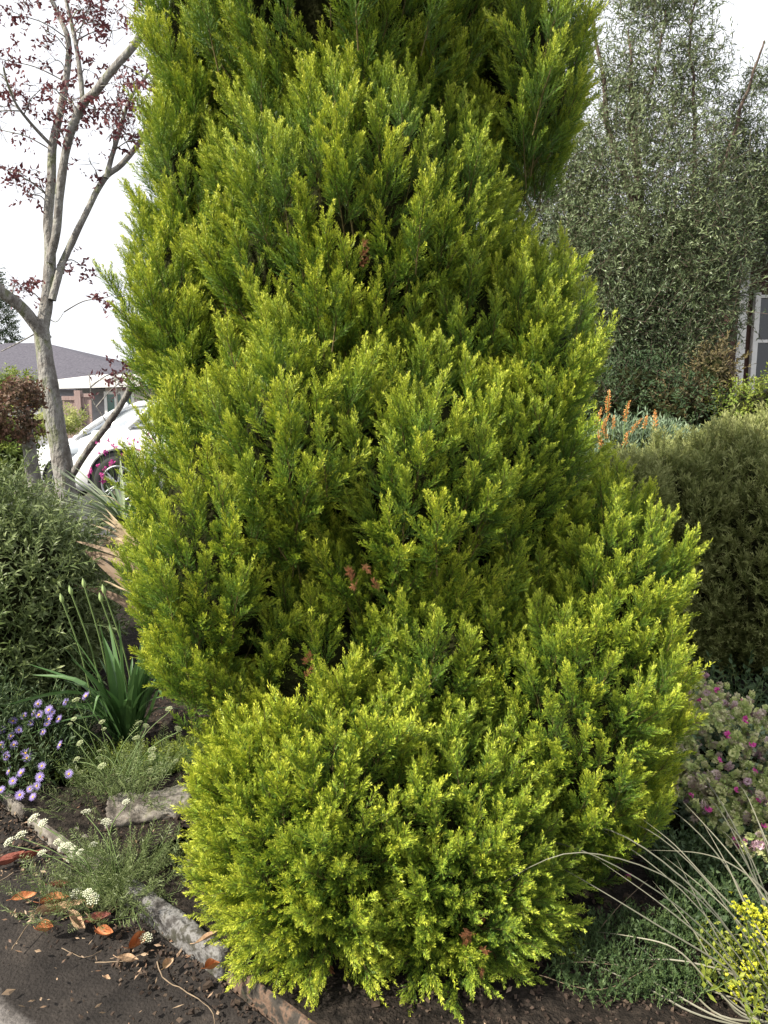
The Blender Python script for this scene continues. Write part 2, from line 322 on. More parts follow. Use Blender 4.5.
# ================================================================== GOLDEN CYPRESS
def twiglets(q, b, d, L, side, age0, age1, tl=.0125, tw=.0026, step=.0042, tone=.5):
    """flat little spray: axis b->b+dL with twiglets alternately left and right"""
    d = nrm(d); side = nrm(side - d * np.dot(side, d)); n = max(2, int(L / step)); nn = np.cross(side, d)
    for i in range(n):
        t = (i + .5) / n; s = 1 if i % 2 else -1
        l = tl * (1.15 - .5 * t) * rs.uniform(.75, 1.25)
        dd = nrm(d * .90 + side * s * .48 + nn * rs.normal() * .22)
        quadleaf(q, b + d * L * t, dd, l, tw * rs.uniform(.8, 1.25), age0 + (age1 - age0) * t + rs.normal() * .05, tone + rs.normal() * .04, side=nrm(np.cross(dd, nn + rs.normal(size=3) * .5)))
    quadleaf(q, b + d * L * .25, d, L * .8 + tl * .5, tw * 1.1, (age0 + age1) / 2, tone, side=side)
def plume(q, b, d, L, a0=.25, a1=1.0, up=None):
    x, y, d = frame(d); ph = rs.uniform(0, 6.28); n = max(8, int(L / .0052)); bend = rs.normal(size=3) * .10
    tone = .5 + rs.normal() * .07
    for i in range(n):
        t = .06 + .92 * i / (n - 1); az = ph + i * 2.4
        r = x * math.cos(az) + y * math.sin(az)
        axis_pt = b + d * L * t + bend * L * t * t
        l = L * (.40 * (1 - t) + .09) * rs.uniform(.75, 1.25)
        dd = nrm(d * (.95 + .35 * t) + r * (.64 - .28 * t) + np.array([0, 0, .10]))
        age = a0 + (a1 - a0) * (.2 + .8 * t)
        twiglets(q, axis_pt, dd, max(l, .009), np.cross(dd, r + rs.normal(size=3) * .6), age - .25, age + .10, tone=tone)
    tube(q, [b, b + d * L * .6 + bend * L * .36, b + d * L + bend * L], [.0012, .0009, .0004], 3, mi=1)
def branch_template(Lb=.30, np_=13, spread=1.0, drop=0.0):
    q = Q(); bend = rs.normal(size=3) * .04; bend[2] = 0
    ax = lambda t: np.array([0, 0, Lb * t]) + bend * t * t
    ph = rs.uniform(0, 6.28)
    for i in range(np_):
        t = .12 + .80 * (i / (np_ - 1)) ** .9; az = ph + i * 2.4 + rs.normal() * .3
        r = np.array([math.cos(az), math.sin(az), 0]); L = Lb * (.54 - .30 * t) * rs.uniform(.8, 1.2)
        d = nrm(r * (.66 - .32 * t) * spread + np.array([0, 0, 1.]) * (.75 + .25 * t))
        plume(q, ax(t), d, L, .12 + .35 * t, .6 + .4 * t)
    plume(q, ax(.66), nrm([0, 0, 1]) + bend, Lb * .36, .5, 1.05)
    tube(q, [ax(0), ax(.5), ax(.85)], [.0028, .002, .001], 4, mi=1)
    return q.arr()
T_long = [branch_template(.32, 13, .85) for _ in range(6)]
T_short = [branch_template(.27, 11, 1.0) for _ in range(6)]
# lobes: px, py, Y, rx(px), rz(px), ry(m), kind, tone (lit left side painted yellower)
LB = [(355, -60, 2.85, 172, 250, .60, 'u', .58), (518, 90, 2.75, 52, 84, .34, 'u', .6), (204, 60, 2.85, 36, 110, .3, 'u', .6), (196, 185, 2.80, 36, 62, .28, 'u', .55),
      (190, 300, 2.78, 42, 75, .30, 'u', .58), (360, 240, 2.70, 142, 165, .46, 'u', .62), (528, 360, 2.65, 42, 88, .33, 'u', .58),
      (229, 545, 2.45, 75, 142, .36, 'u', .85), (300, 440, 2.38, 70, 105, .30, 'u', .70), (415, 480, 2.42, 92, 120, .34, 'u', .55), (500, 480, 2.55, 75, 110, .30, 'u', .50),
      (600, 585, 2.50, 52, 92, .30, 'u', .66), (566, 705, 2.36, 90, 128, .36, 'u', .58),
      (332, 812, 2.19, 112, 140, .46, 'l', .72), (442, 840, 2.22, 112, 140, .48, 'l', .22), (400, 640, 2.60, 165, 190, .40, 'u', .45), (315, 662, 2.36, 72, 76, .26, 'u', .75), (440, 655, 2.36, 80, 80, .26, 'u', .55), (268, 800, 2.22, 48, 105, .30, 'l', .85), (206, 372, 2.70, 36, 55, .28, 'u', .6), (470, 330, 2.62, 62, 75, .28, 'u', .45)]
lobes = []
for (px, py, Y, rx, rz, ry, kind, tone) in LB:
    c = P(px, py, Y); dep = float(np.dot(c - [0, 0, CAM_H], F0)); lobes.append((c, np.array([rx * dep / FPX, ry, rz * dep / FPX]), kind, tone))
cyp = empty('golden_cypress', (0, 2.6, .085))
tag(cyp, 'big golden green cypress with feathery upright sprays filling the middle of the bed', 'tree')
OFFC = np.array([0, 2.6, .085])
def fib(n):
    i = np.arange(n) + .5; ph = np.arccos(1 - 2 * i / n); th = math.pi * (1 + 5 ** .5) * i
    return np.stack([np.cos(th) * np.sin(ph), np.sin(th) * np.sin(ph), np.cos(ph)], -1)
qc = Q(); core = Q(); nb = 0
for li, (c, r, kind, tone) in enumerate(lobes):
    area = 4 * math.pi * ((r[0] * r[1]) ** 1.6 / 3 + (r[0] * r[2]) ** 1.6 / 3 + (r[1] * r[2]) ** 1.6 / 3) ** (1 / 1.6)
    sp = .088 if kind == 'u' else .068
    n = int(area / sp ** 2); D = fib(n); D = D + rs.normal(size=D.shape) * (.5 / math.sqrt(n)); D /= np.linalg.norm(D, axis=1, keepdims=True)
    p = c + D * r; nn = D / r; nn /= np.linalg.norm(nn, axis=1, keepdims=True)
    keep = p[:, 2] > .10
    for lj, (c2, r2, _, _) in enumerate(lobes):
        if lj != li: keep &= (np.linalg.norm((p - c2) / r2, axis=1) > .90)
    back = nn[:, 1] > .30; keep &= ~(back & (rs.uniform(size=n) < .66)); keep &= (p[:, 2] < 3.15) | (rs.uniform(size=n) < .35)
    # each limb carries a flame shaped cluster of sprays with a hollow round it
    cs = .20 if kind == 'u' else .15
    nc = int(area / cs ** 2); C_ = fib(nc); C_ = C_ + rs.normal(size=C_.shape) * (.9 / math.sqrt(nc)); C_ /= np.linalg.norm(C_, axis=1, keepdims=True); cc_ = c + C_ * r
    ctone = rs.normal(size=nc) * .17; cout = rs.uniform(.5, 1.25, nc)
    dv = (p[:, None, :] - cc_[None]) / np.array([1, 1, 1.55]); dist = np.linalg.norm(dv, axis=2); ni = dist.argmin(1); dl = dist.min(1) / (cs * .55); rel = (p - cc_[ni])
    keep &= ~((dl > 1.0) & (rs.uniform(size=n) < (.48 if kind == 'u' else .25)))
    p = p[keep]; nn = nn[keep]; dl = dl[keep]; rel = rel[keep]; ni = ni[keep]; m = len(p); nb += m
    up = np.array([0, 0, 1.])
    rel_t = rel - nn * np.sum(rel * nn, 1, keepdims=True)
    if kind == 'u':
        d = nn * .50 + up * 1.0 + rel_t * 1.6 + rs.normal(size=(m, 3)) * .13; L = .32; T = T_long; sc = rs.uniform(.62, .95, m); amp = .075
    else:
        w = np.clip((p[:, 2:3] - .1) / .5, 0, 1)
        d = nn * (1.0 - .45 * w) + up * (.15 + .80 * w) + rel_t * 1.8 + rs.normal(size=(m, 3)) * .13; L = .27; T = T_short; sc = .74 * rs.uniform(.75, 1.15, m) * (1 + .40 * w[:, 0]); amp = .030
    d /= np.linalg.norm(d, axis=1, keepdims=True)
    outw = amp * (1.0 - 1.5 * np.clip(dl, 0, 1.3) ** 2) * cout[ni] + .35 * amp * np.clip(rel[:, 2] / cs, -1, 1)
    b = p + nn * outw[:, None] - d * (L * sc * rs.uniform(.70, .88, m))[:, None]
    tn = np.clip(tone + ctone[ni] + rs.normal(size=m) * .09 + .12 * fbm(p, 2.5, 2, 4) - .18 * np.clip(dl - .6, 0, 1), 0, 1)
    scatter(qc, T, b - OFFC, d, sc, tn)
    # dark shell added to stop see-through and stand in for shaded depth
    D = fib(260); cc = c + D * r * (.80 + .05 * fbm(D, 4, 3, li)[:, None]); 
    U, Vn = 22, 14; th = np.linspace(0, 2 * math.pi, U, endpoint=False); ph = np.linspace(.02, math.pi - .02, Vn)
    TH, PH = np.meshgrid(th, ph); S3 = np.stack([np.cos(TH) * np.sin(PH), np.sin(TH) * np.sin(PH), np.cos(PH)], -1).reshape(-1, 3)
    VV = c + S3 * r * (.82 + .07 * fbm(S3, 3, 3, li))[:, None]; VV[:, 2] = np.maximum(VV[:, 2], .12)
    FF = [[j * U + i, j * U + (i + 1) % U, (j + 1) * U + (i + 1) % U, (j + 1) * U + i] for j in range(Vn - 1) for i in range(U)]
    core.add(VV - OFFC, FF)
print('branches', nb, 'quads', sum(len(f) for f in qc.F))
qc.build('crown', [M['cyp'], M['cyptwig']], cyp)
core.build('dark_core_shell', M['brown'], cyp)
tq = Q(); tube(tq, spline([[0, 0, -.1], [.02, 0, .5], [-.02, .02, 1.3], [.0, .05, 2.4], [0, .1, 3.3]], 5), np.linspace(.11, .03, 21), 10, jit=.08)
tq.build('trunk', M['dbark'], cyp, smooth=True)

# brown dead sprays where the photo shows them
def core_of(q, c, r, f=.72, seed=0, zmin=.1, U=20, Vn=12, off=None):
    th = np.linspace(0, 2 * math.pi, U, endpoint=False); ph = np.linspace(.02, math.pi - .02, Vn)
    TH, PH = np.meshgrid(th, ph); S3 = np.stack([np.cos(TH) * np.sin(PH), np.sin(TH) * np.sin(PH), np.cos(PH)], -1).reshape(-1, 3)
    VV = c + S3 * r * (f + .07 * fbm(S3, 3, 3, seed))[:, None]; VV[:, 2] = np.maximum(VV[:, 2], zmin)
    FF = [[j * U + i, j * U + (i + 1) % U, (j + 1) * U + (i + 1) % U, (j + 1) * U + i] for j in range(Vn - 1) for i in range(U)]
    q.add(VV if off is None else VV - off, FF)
M['dead'] = foliage('dead_cypress_spray', [(0, (.10, .04, .02)), (1, (.28, .11, .05))], [(0, (.2, .08, .04)), (1, (.45, .22, .10))], transl=.15)
qd = Q()
for (px, py, Y, n) in [(472, 945, 1.75, 7), (325, 150, 2.28, 3), (361, 246, 2.2, 3), (356, 585, 2.00, 6), (300, 672, 2.02, 3), (318, 968, 1.84, 2)]:
    p = P(px, py, Y); pp = p + rs.normal(size=(n, 3)) * .022
    scatter(qd, T_short, pp - OFFC, rs.normal(size=(n, 3)) * .5 + [0, -.8, .6], .15, .5)
for a in (0,): 
    V, F, A, T, Mi = qd.arr(); qd.M = [np.zeros(len(F), int)]; qd.V = [V]; qd.F = [F]; qd.A = [A]; qd.T = [T]
o = qd.build('dead_spray', M['dead'], cyp); o['label'] = 'rusty brown dead sprays among the green'

# ------------------------------------------------------------------ sprig templates
def sprig(n=14, L=.2, leaf=.05, w=.014, ang=.9, fold=.25, taper=.4, stem=.0018, pair=False, tip=True, droop=0., agelo=.3, jit=.2, mi=1):
    q = Q(); ph = rs.uniform(0, 6.28); bend = rs.normal(size=3) * .12; bend[2] = 0
    ax = lambda t: np.array([0, 0, L * t]) + bend * L * t * t
    k = 0
    for i in range(n):
        t = .12 + .86 * i / max(1, n - 1)
        for s in ((0, math.pi) if pair else (0,)):
            az = ph + i * (math.pi / 2 if pair else 2.4) + s; rr = np.array([math.cos(az), math.sin(az), 0])
            d = nrm(rr * math.sin(ang) + np.array([0, 0, math.cos(ang) + .4 * t]) + rs.normal(size=3) * jit)
            side = nrm(np.cross(d, np.array([0, 0, 1.]) + rs.normal(size=3) * .35))
            quadleaf(q, ax(t), d, leaf * (1 - taper * t) * rs.uniform(.75, 1.2), w * (1 - taper * t * .6) * rs.uniform(.8, 1.2), agelo + (1 - agelo) * t * rs.uniform(.7, 1.1), .5 + rs.normal() * .12, side=side, fold=fold, droop=droop)
    tube(q, [ax(0), ax(.5), ax(1)], [stem, stem * .8, stem * .4], 3, mi=mi)
    return q.arr()
def shrub(q, lobes_, T, spacing, L, out=.7, up=.6, jit=.35, tone=.5, tonevar=.18, scv=(.7, 1.2), zmin=.1, off=(0, 0, 0), depth=(.3, .9), cull=.85, layers=1, core=None, coref=.72, backkeep=.5, fill=0):
    off = np.asarray(off, float)
    LL = []
    for l in lobes_:
        c = P(l[0], l[1], l[2]); dep = float(np.dot(c - [0, 0, CAM_H], F0)); LL.append((c, np.array([l[3] * dep / FPX, l[5], l[4] * dep / FPX]), l[6] if len(l) > 6 else tone))
    for li, (c, r, tn) in enumerate(LL):
        area = 4 * math.pi * (((r[0] * r[1]) ** 1.6 + (r[0] * r[2]) ** 1.6 + (r[1] * r[2]) ** 1.6) / 3) ** (1 / 1.6)
        for ly in range(layers):
            n = int(area / spacing ** 2); D = fib(n) + rs.normal(size=(n, 3)) * (.7 / math.sqrt(n)); D /= np.linalg.norm(D, axis=1, keepdims=True)
            f = 1 - .16 * ly + .10 * fbm(D, 3, 3, li + 3)
            if fill: f = f * rs.uniform(1 - fill, 1, n) 
            p = c + D * r * f[:, None]; nn = D / r; nn /= np.linalg.norm(nn, axis=1, keepdims=True)
            keep = p[:, 2] > zmin
            for lj, (c2, r2, _) in enumerate(LL):
                if lj != li: keep &= np.linalg.norm((p - c2) / r2, axis=1) > cull - .15 * ly
            keep &= ~((nn[:, 1] > .4) & (rs.uniform(size=n) > backkeep))
            p = p[keep]; nn = nn[keep]; m = len(p)
            d = nn * out + np.array([0, 0, up]) + rs.normal(size=(m, 3)) * jit; d /= np.linalg.norm(d, axis=1, keepdims=True)
            sc = rs.uniform(scv[0], scv[1], m)
            b = p - d * (L * sc * rs.uniform(depth[0], depth[1], m))[:, None]; b[:, 2] = np.maximum(b[:, 2], zmin)
            scatter(q, T, b - off, d, sc, np.clip(tn + rs.normal(size=m) * tonevar + .15 * fbm(p, 2.5, 2, 8), 0, 1))
        if core is not None: core_of(core, c, r, coref, li, zmin, off=off)
    return LL
def plant(name, label, cat, base, group=None):
    e = empty(name, tuple(base)); tag(e, label, cat, group); return e
def strap(q, pts, w, tone, k=5, age0=.3, age1=.9, mi=0, fold=.25, up=None, taper=1.2):
    """long leaf along pts with a folded midrib; w = widest width"""
    pts = spline(pts, k); m = len(pts); V = []
    upv = np.array([0, 0, 1.]) if up is None else nrm(up)
    for i in range(m):
        t = nrm(pts[min(i + 1, m - 1)] - pts[max(i - 1, 0)]); sd = np.cross(t, upv)
        if np.linalg.norm(sd) < .05: sd = np.array([1., 0, 0])
        sd = nrm(sd); n = np.cross(sd, t); f = i / (m - 1)
        ww = w * .5 * (min(1, .55 + f * 1.6)) * max(.03, (1 - f ** (2.2 * taper))) 
        V += [pts[i] - sd * ww, pts[i] - n * fold * ww, pts[i] + sd * ww]
    F = []
    for i in range(m - 1):
        a = i * 3; F += [[a, a + 1, a + 4, a + 3], [a + 1, a + 2, a + 5, a + 4]]
    q.add(V, F, np.repeat(np.linspace(age0, age1, m), 3), tone, mi)

# ================================================================== FAR HOUSES
def lap(name, c1, c2, per):
    m, t, out = newmat(name); g = N(t, 'ShaderNodeTexCoord'); sx = N(t, 'ShaderNodeSeparateXYZ'); t.links.new(g.outputs['Object'], sx.inputs[0])
    mu = N(t, 'ShaderNodeMath', operation='MULTIPLY'); mu.inputs[1].default_value = 1 / per; t.links.new(sx.outputs['Z'], mu.inputs[0])
    fr = N(t, 'ShaderNodeMath', operation='FRACT'); t.links.new(mu.outputs[0], fr.inputs[0])
    n = N(t, 'ShaderNodeTexNoise'); n.inputs['Scale'].default_value = 3; n.inputs['Detail'].default_value = 8; t.links.new(g.outputs['Object'], n.inputs['Vector'])
    col = mixc(t, n.outputs['Fac'], c1, c2)
    p = N(t, 'ShaderNodeBsdfPrincipled'); p.inputs['Roughness'].default_value = .7; t.links.new(col, p.inputs['Base Color'])
    b = N(t, 'ShaderNodeBump'); b.inputs['Strength'].default_value = 1; b.inputs['Distance'].default_value = .03; b.invert = True
    t.links.new(fr.outputs[0], b.inputs['Height']); t.links.new(b.outputs[0], p.inputs['Normal']); t.links.new(p.outputs[0], out.inputs[0]); return m
M['shingle'] = noisy('grey_roof_shingles', [(.3, (.045, .043, .055)), (.5, (.085, .08, .10)), (.7, (.12, .115, .135))], scale=14, bump=.6, bscale=30, stretch=(1, 1, 5))
M['siding'] = lap('beige_lap_siding', (.56, .49, .44), (.66, .58, .52), .18)
M['sidinggrey'] = lap('grey_shingle_wall', (.24, .24, .27), (.34, .34, .38), .15)
M['white'] = plain('white_trim_paint', (.80, .79, .77), rough=.45)
M['metalroof'] = noisy('pale_low_roof', [(.3, (.50, .48, .47)), (.7, (.66, .64, .62))], scale=4, bump=.2)
M['glass'] = plain('greenish_window_glass', (.08, .16, .14), rough=.08, spec=.8)
M['darkglass'] = plain('dark_window_glass', (.012, .016, .018), rough=.12, spec=.7)
M['fence'] = noisy('mauve_fence_boards', [(.3, (.24, .165, .15)), (.7, (.33, .245, .225))], scale=6, stretch=(8, 8, .6), bump=.4)
def wedge(q, A, mi=0):   # A: 8 corners bottom4, top4 (ccw)
    q.add(A, [[3, 2, 1, 0], [4, 5, 6, 7], [0, 1, 5, 4], [1, 2, 6, 5], [2, 3, 7, 6], [3, 0, 4, 7]], mi=mi)
def prism_roof(q, x0, x1, y0, y1, z0, z1, hip, over=.35, mi=0):
    xa, xb, ya, yb = x0 - over, x1 + over, y0 - over, y1 + over; ym = (y0 + y1) / 2
    r0 = [xa + hip, ym, z1]; r1 = [xb - hip, ym, z1]; t = .10
    V = [[xa, ya, z0], [xb, ya, z0], [xb, yb, z0], [xa, yb, z0], r0, r1, [xa, ya, z0 - t], [xb, ya, z0 - t], [xb, yb, z0 - t], [xa, yb, z0 - t]]
    F = [[0, 1, 5, 4], [2, 3, 4, 5], [3, 0, 4, 4], [1, 2, 5, 5], [6, 7, 1, 0], [7, 8, 2, 1], [8, 9, 3, 2], [9, 6, 0, 3], [9, 8, 7, 6]]
    q.add(V, F, mi=mi)
GZ = -.92
hB = empty('grey_roofed_house', (-12.5, 27, GZ)); tag(hB, 'bungalow with a dark grey hip roof behind the leaning tree, at the left edge', 'house')
def part(parent, name, mat, fn, smooth=False, label=None):
    q = Q(); fn(q); o = q.build(name, mat, parent, smooth)
    if label: o['label'] = label
    return o
ap = P(26, 343, 27); 
xl, xr = ap[0] - 5.9, ap[0] + 5.9
part(hB, 'wall', M['sidinggrey'], lambda q: box(q, (xl + 12.5, -3.4, 0), (xr + 12.5 - .4, 3.4, 2.62)))
part(hB, 'roof', M['shingle'], lambda q: prism_roof(q, xl + 12.5, xr + 12.5, -3.4, 3.4, 2.62, ap[2] - GZ, 5.6))
def vent(q): tube(q, [[0, 0, 0], [0, 0, .7]], .05, 8); tube(q, [[0, 0, .66], [0, 0, .76]], .09, 8)
o = part(hB, 'vent_pipe', M['fence'], vent); vp = P(76, 376, 26.5); o.location = (vp[0] + 12.5, -.5, 2.75)
c0 = P(58, 390, 20); c1 = P(165, 383, 20)
hC = empty('beige_house', (c0[0], 20, GZ)); tag(hC, 'low beige sided house with pale roof and white framed window behind the white cars', 'house')
ex = c0[0]; W_ = 9.0; ez = 1.78 - GZ
part(hC, 'wall', M['siding'], lambda q: box(q, (1.2, .0, 0), (W_, 6, ez - .12)))
part(hC, 'side_wall', M['sidinggrey'], lambda q: box(q, (.1, .9, 0), (1.19, 6, ez - .15)))
def slab_roof(q): wedge(q, [[-.5, -.3, ez - .12], [W_ + .5, -.3, ez + .16], [W_ + .5, 6.4, ez + .50], [-.5, 6.4, ez + .30], [-.5, -.3, ez + .0], [W_ + .5, -.3, ez + .28], [W_ + .5, 6.4, ez + .62], [-.5, 6.4, ez + .42]])
part(hC, 'roof', M['metalroof'], slab_roof)
part(hC, 'fascia', M['white'], lambda q: wedge(q, [[-.52, -.36, ez - .17], [W_ + .52, -.36, ez + .11], [W_ + .52, -.303, ez + .11], [-.52, -.303, ez - .17], [-.52, -.36, ez + .03], [W_ + .52, -.36, ez + .31], [W_ + .52, -.303, ez + .31], [-.52, -.303, ez + .03]]))
w0 = P(104, 386, 20)[0] - ex; w1 = P(134, 386, 20)[0] - ex
wt = ez - .22; wb = ez - 1.2
def wframe(q):
    for a, b in ((w0, w0 + .07), (w1 - .07, w1), (w0 + .26, w0 + .31), (w1 - .33, w1 - .28)): box(q, (a, -.05, wb), (b, -.003, wt))
    box(q, (w0 + .072, -.048, wt - .07), (w1 - .072, -.004, wt)); box(q, (w0 - .05, -.07, wb - .08), (w1 + .05, -.003, wb - .002))
wf = part(hC, 'window', M['white'], wframe); part(wf, 'pane', M['glass'], lambda q: box(q, (w0 + .06, -.02, wb), (w1 - .06, -.002, wt - .03)))
sw = P(70, 400, 20.9)[0] - ex
part(hC, 'side_window', M['darkglass'], lambda q: box(q, (sw - .25, .86, ez - .75), (sw + .25, .895, ez - .45)))
f0 = P(62, 395, 15.5); 
fen = empty('mauve_gate_fence', (f0[0], 15.5, -.45)); tag(fen, 'mauve brown board fence with a gate post beside the beige house', 'fence')
fh = f0[2] + .45
def boards(q):
    n = 9; w = (P(91, 395, 15.5)[0] - f0[0]) / n
    for i in range(n):
        if 4 == i: continue
        box(q, (w * i + .004, 0, 0), (w * (i + 1) - .004, .03, fh - (.06 if i < 4 else -.02)))
part(fen, 'board_panel', M['fence'], boards)
part(fen, 'post', M['fence'], lambda q: box(q, (.26, -.06, 0), (.38, .06, fh + .09)))
part(fen, 'rail', M['fence'], lambda q: (box(q, (0, -.03, fh - .10), (.256, -.003, fh - .02)), box(q, (.384, -.03, fh - .04), (.6, -.003, fh + .03))))
part(fen, 'latch', M['darkglass'], lambda q: box(q, (.39, -.05, fh - .36), (.42, -.034, fh - .24)))

# ================================================================== CARS
M['carpaint'] = plain('white_car_paint', (.80, .81, .82), rough=.22, spec=.5, coat=.8)
M['carglass'] = plain('car_window_glass', (.55, .58, .60), rough=.06, spec=.9, metal=.7)  # pale metallic base puts a bright sky reflection into the glass
M['tyre'] = plain('tyre_rubber', (.018, .018, .02), rough=.8)
M['rim'] = plain('alloy_rim', (.45, .46, .48), rough=.3, metal=.8)
M['trim'] = plain('black_car_trim', (.012, .012, .014), rough=.5)
M['lamp'] = plain('headlight_lens', (.45, .50, .56), rough=.08, spec=.9)
M['tail'] = plain('red_tail_lens', (.35, .01, .01), rough=.15)
M['bluelens'] = plain('blue_tinted_lens', (.07, .18, .42), rough=.1, spec=.8)
def loft(q, xs_, prof, mi=0, cap=True):
    rings = [np.array([[x, y, z] for y, z in prof(x)]) for x in xs_]; n = len(rings[0]); F = []
    for i in range(len(rings) - 1):
        for k in range(n): F.append([i * n + k, i * n + (k + 1) % n, (i + 1) * n + (k + 1) % n, (i + 1) * n + k])
    if cap:
        h = n // 2
        for base in (0, (len(rings) - 1) * n):
            for k in range(h - 1): F.append([base + k, base + k + 1, base + n - 2 - k, base + n - 1 - k])
    q.add(np.concatenate(rings), F, mi=mi)
def make_car(name, label, base, rz, blue=False, slim=1.0):
    e = empty(name, base, rz); tag(e, label, 'car', 'white cars parked behind the leaning tree')
    Lc = 4.35; X = [0, .06, .2, .5, .9, 1.15, 1.5, 2.2, 3.0, 3.6, 4.0, 4.25, 4.35]
    top = [.66, .76, .84, .93, .99, 1.02, 1.03, 1.05, 1.07, 1.08, 1.06, 1.0, .85]
    bot = [.34, .26, .22, .22, .24, .24, .24, .24, .24, .25, .28, .34, .45]
    hw = [.52, .66, .78, .86, .89, .90, .90, .90, .90, .89, .86, .80, .66]
    def prof(x):
        t = np.interp(x, X, top); b = np.interp(x, X, bot); w = np.interp(x, X, hw) * slim
        half = [(w * .80, b), (w * .97, b + .10), (w, b + .30), (w * .995, (b + t) / 2 + .08), (w * .97, t - .10), (w * .90, t - .02), (w * .70, t + .015), (w * .35, t + .035)]
        return half + [(0, t + .04)] + [(-y, z) for y, z in reversed(half)] + [(0, b)]
    part(e, 'body', M['carpaint'], lambda q: loft(q, np.unique(np.concatenate([np.linspace(0, .3, 8), np.linspace(.3, 4.05, 34), np.linspace(4.05, 4.35, 6)])), prof), smooth=True)
    GX = [1.0, 1.35, 1.7, 1.95, 2.4, 3.1, 3.7, 4.05, 4.25]; gt = [1.03, 1.27, 1.50, 1.59, 1.63, 1.62, 1.57, 1.45, 1.10]; gw = [.74, .72, .69, .67, .66, .66, .65, .64, .64]
    def gprof(x, s=1.0, zs=0.0):
        t = np.interp(x, GX, gt) + zs; w = np.interp(x, GX, gw) * s * slim; lw = .84 * s * slim; h = t - 1.0
        half = [(lw, 1.0), (lw - (lw - w) * .5, 1.0 + h * .5), (w, 1.0 + h * .86), (w * .86, 1.0 + h * .97)]
        return half + [(0, t + .01)] + [(-y, z) for y, z in reversed(half)] + [(0, 1.0)]
    part(e, 'window', M['carglass'], lambda q: loft(q, np.linspace(1.0, 4.25, 26), gprof), smooth=True)
    def roofp(x):
        t = np.interp(x, GX, gt) + .012; w = np.interp(x, GX, gw) * slim + .012
        half = [(w, t - .085), (w * .93, t - .03), (w * .8, t + .0)]
        return half + [(0, t + .02)] + [(-y, z) for y, z in reversed(half)] + [(0, t - .03)]
    part(e, 'roof', M['carpaint'], lambda q: loft(q, np.linspace(1.78, 4.0, 16), roofp), smooth=True)
    for sgn in (-1, 1):
        if True:
            for pts, r_ in (([[.95, .80, 1.0], [1.35, .77, 1.28], [1.82, .68, 1.55]], .045), ([[2.55, .845, 1.02], [2.6, .76, 1.35], [2.65, .67, 1.56]], .035), ([[3.45, .84, 1.02], [3.45, .76, 1.35], [3.42, .67, 1.55]], .05), ([[4.15, .80, 1.03], [4.0, .72, 1.3], [3.85, .66, 1.5]], .09)):
                part(e, 'pillar', M['carpaint'], lambda q: tube(q, spline(np.array(pts) * [1, sgn * slim, 1], 4), r_, 8), smooth=True)

        part(e, 'mirror', M['carpaint'], lambda q: rock(q, np.array([1.42, sgn * .98 * slim, 1.08]), np.eye(3), (.07, .10, .07), .6, 0), smooth=True)
        part(e, 'headlight', M['bluelens' if blue else 'lamp'], lambda q: rock(q, np.array([.20, sgn * .63 * slim, .72]), np.array([[.75, .66 * sgn, 0], [-.66 * sgn, .75, 0], [0, 0, 1]]).T if False else np.eye(3), (.13, .15, .065), .5, 0), smooth=True)
        part(e, 'tail_light', M['tail'], lambda q: rock(q, np.array([4.22, sgn * .66 * slim, .9]), np.eye(3), (.09, .14, .09), .5, 0), smooth=True)
        for x_ in (2.62, 1.48): part(e, 'door_gap', M['trim'], lambda q: tube(q, [[x_, sgn * .90 * slim, .36], [x_, sgn * .897 * slim, 1.0]], .006, 4))
        for wx in (.83, 3.45):
            a = np.linspace(0, math.pi, 17)
            def arch(q):
                cs = [(wx + math.cos(t) * .40, .34 + math.sin(t) * .40) for t in a]
                pts = [[x, sgn * (.905 * slim), z] for x, z in cs]; tube(q, pts, .022, 6)
                V = [[wx, sgn * .912 * slim, .30]] + [[x, sgn * .912 * slim, z] for x, z in cs]; V2 = [[x, y - sgn * .05, z] for x, y, z in V]
                q.add(V + V2, [[0, i, i + 1, i + 1] for i in range(1, 17)])
            part(e, 'wheel_arch', M['trim'], arch)
            w_ = Q(); aa = np.linspace(0, 2 * math.pi, 33)[:-1]
            prof_ = [(.20, -.10), (.30, -.11), (.335, -.08), (.335, .08), (.30, .11), (.20, .10)]
            V = [[math.cos(t) * r_, y_, math.sin(t) * r_] for (r_, y_) in prof_ for t in aa]; n = 32
            w_.add(V, [[i * n + k, i * n + (k + 1) % n, ((i + 1) % 6) * n + (k + 1) % n, ((i + 1) % 6) * n + k] for i in range(6) for k in range(n)])
            wo_ = w_.build('wheel', M['tyre'], e, True); wo_.location = (wx, sgn * (.845 * slim), .335)
            r_ = Q()
            for k in range(5):
                t = k * 2 * math.pi / 5
                for dt in (-.12, .12):
                    tube(r_, [[math.cos(t + dt * .5) * .03, sgn * .10, math.sin(t + dt * .5) * .03], [math.cos(t + dt) * .21, sgn * .09, math.sin(t + dt) * .21]], .016, 6)
            tube(r_, [[math.cos(t) * .215, sgn * .10, math.sin(t) * .215] for t in np.linspace(0, 2 * math.pi, 33)], .016, 6)
            r_.build('rim', M['rim'], wo_, True)
    part(e, 'grille', M['trim'], lambda q: rock(q, np.array([.02, 0, .50]), np.eye(3), (.05, .50, .10), .4, 0), smooth=True)
    return e
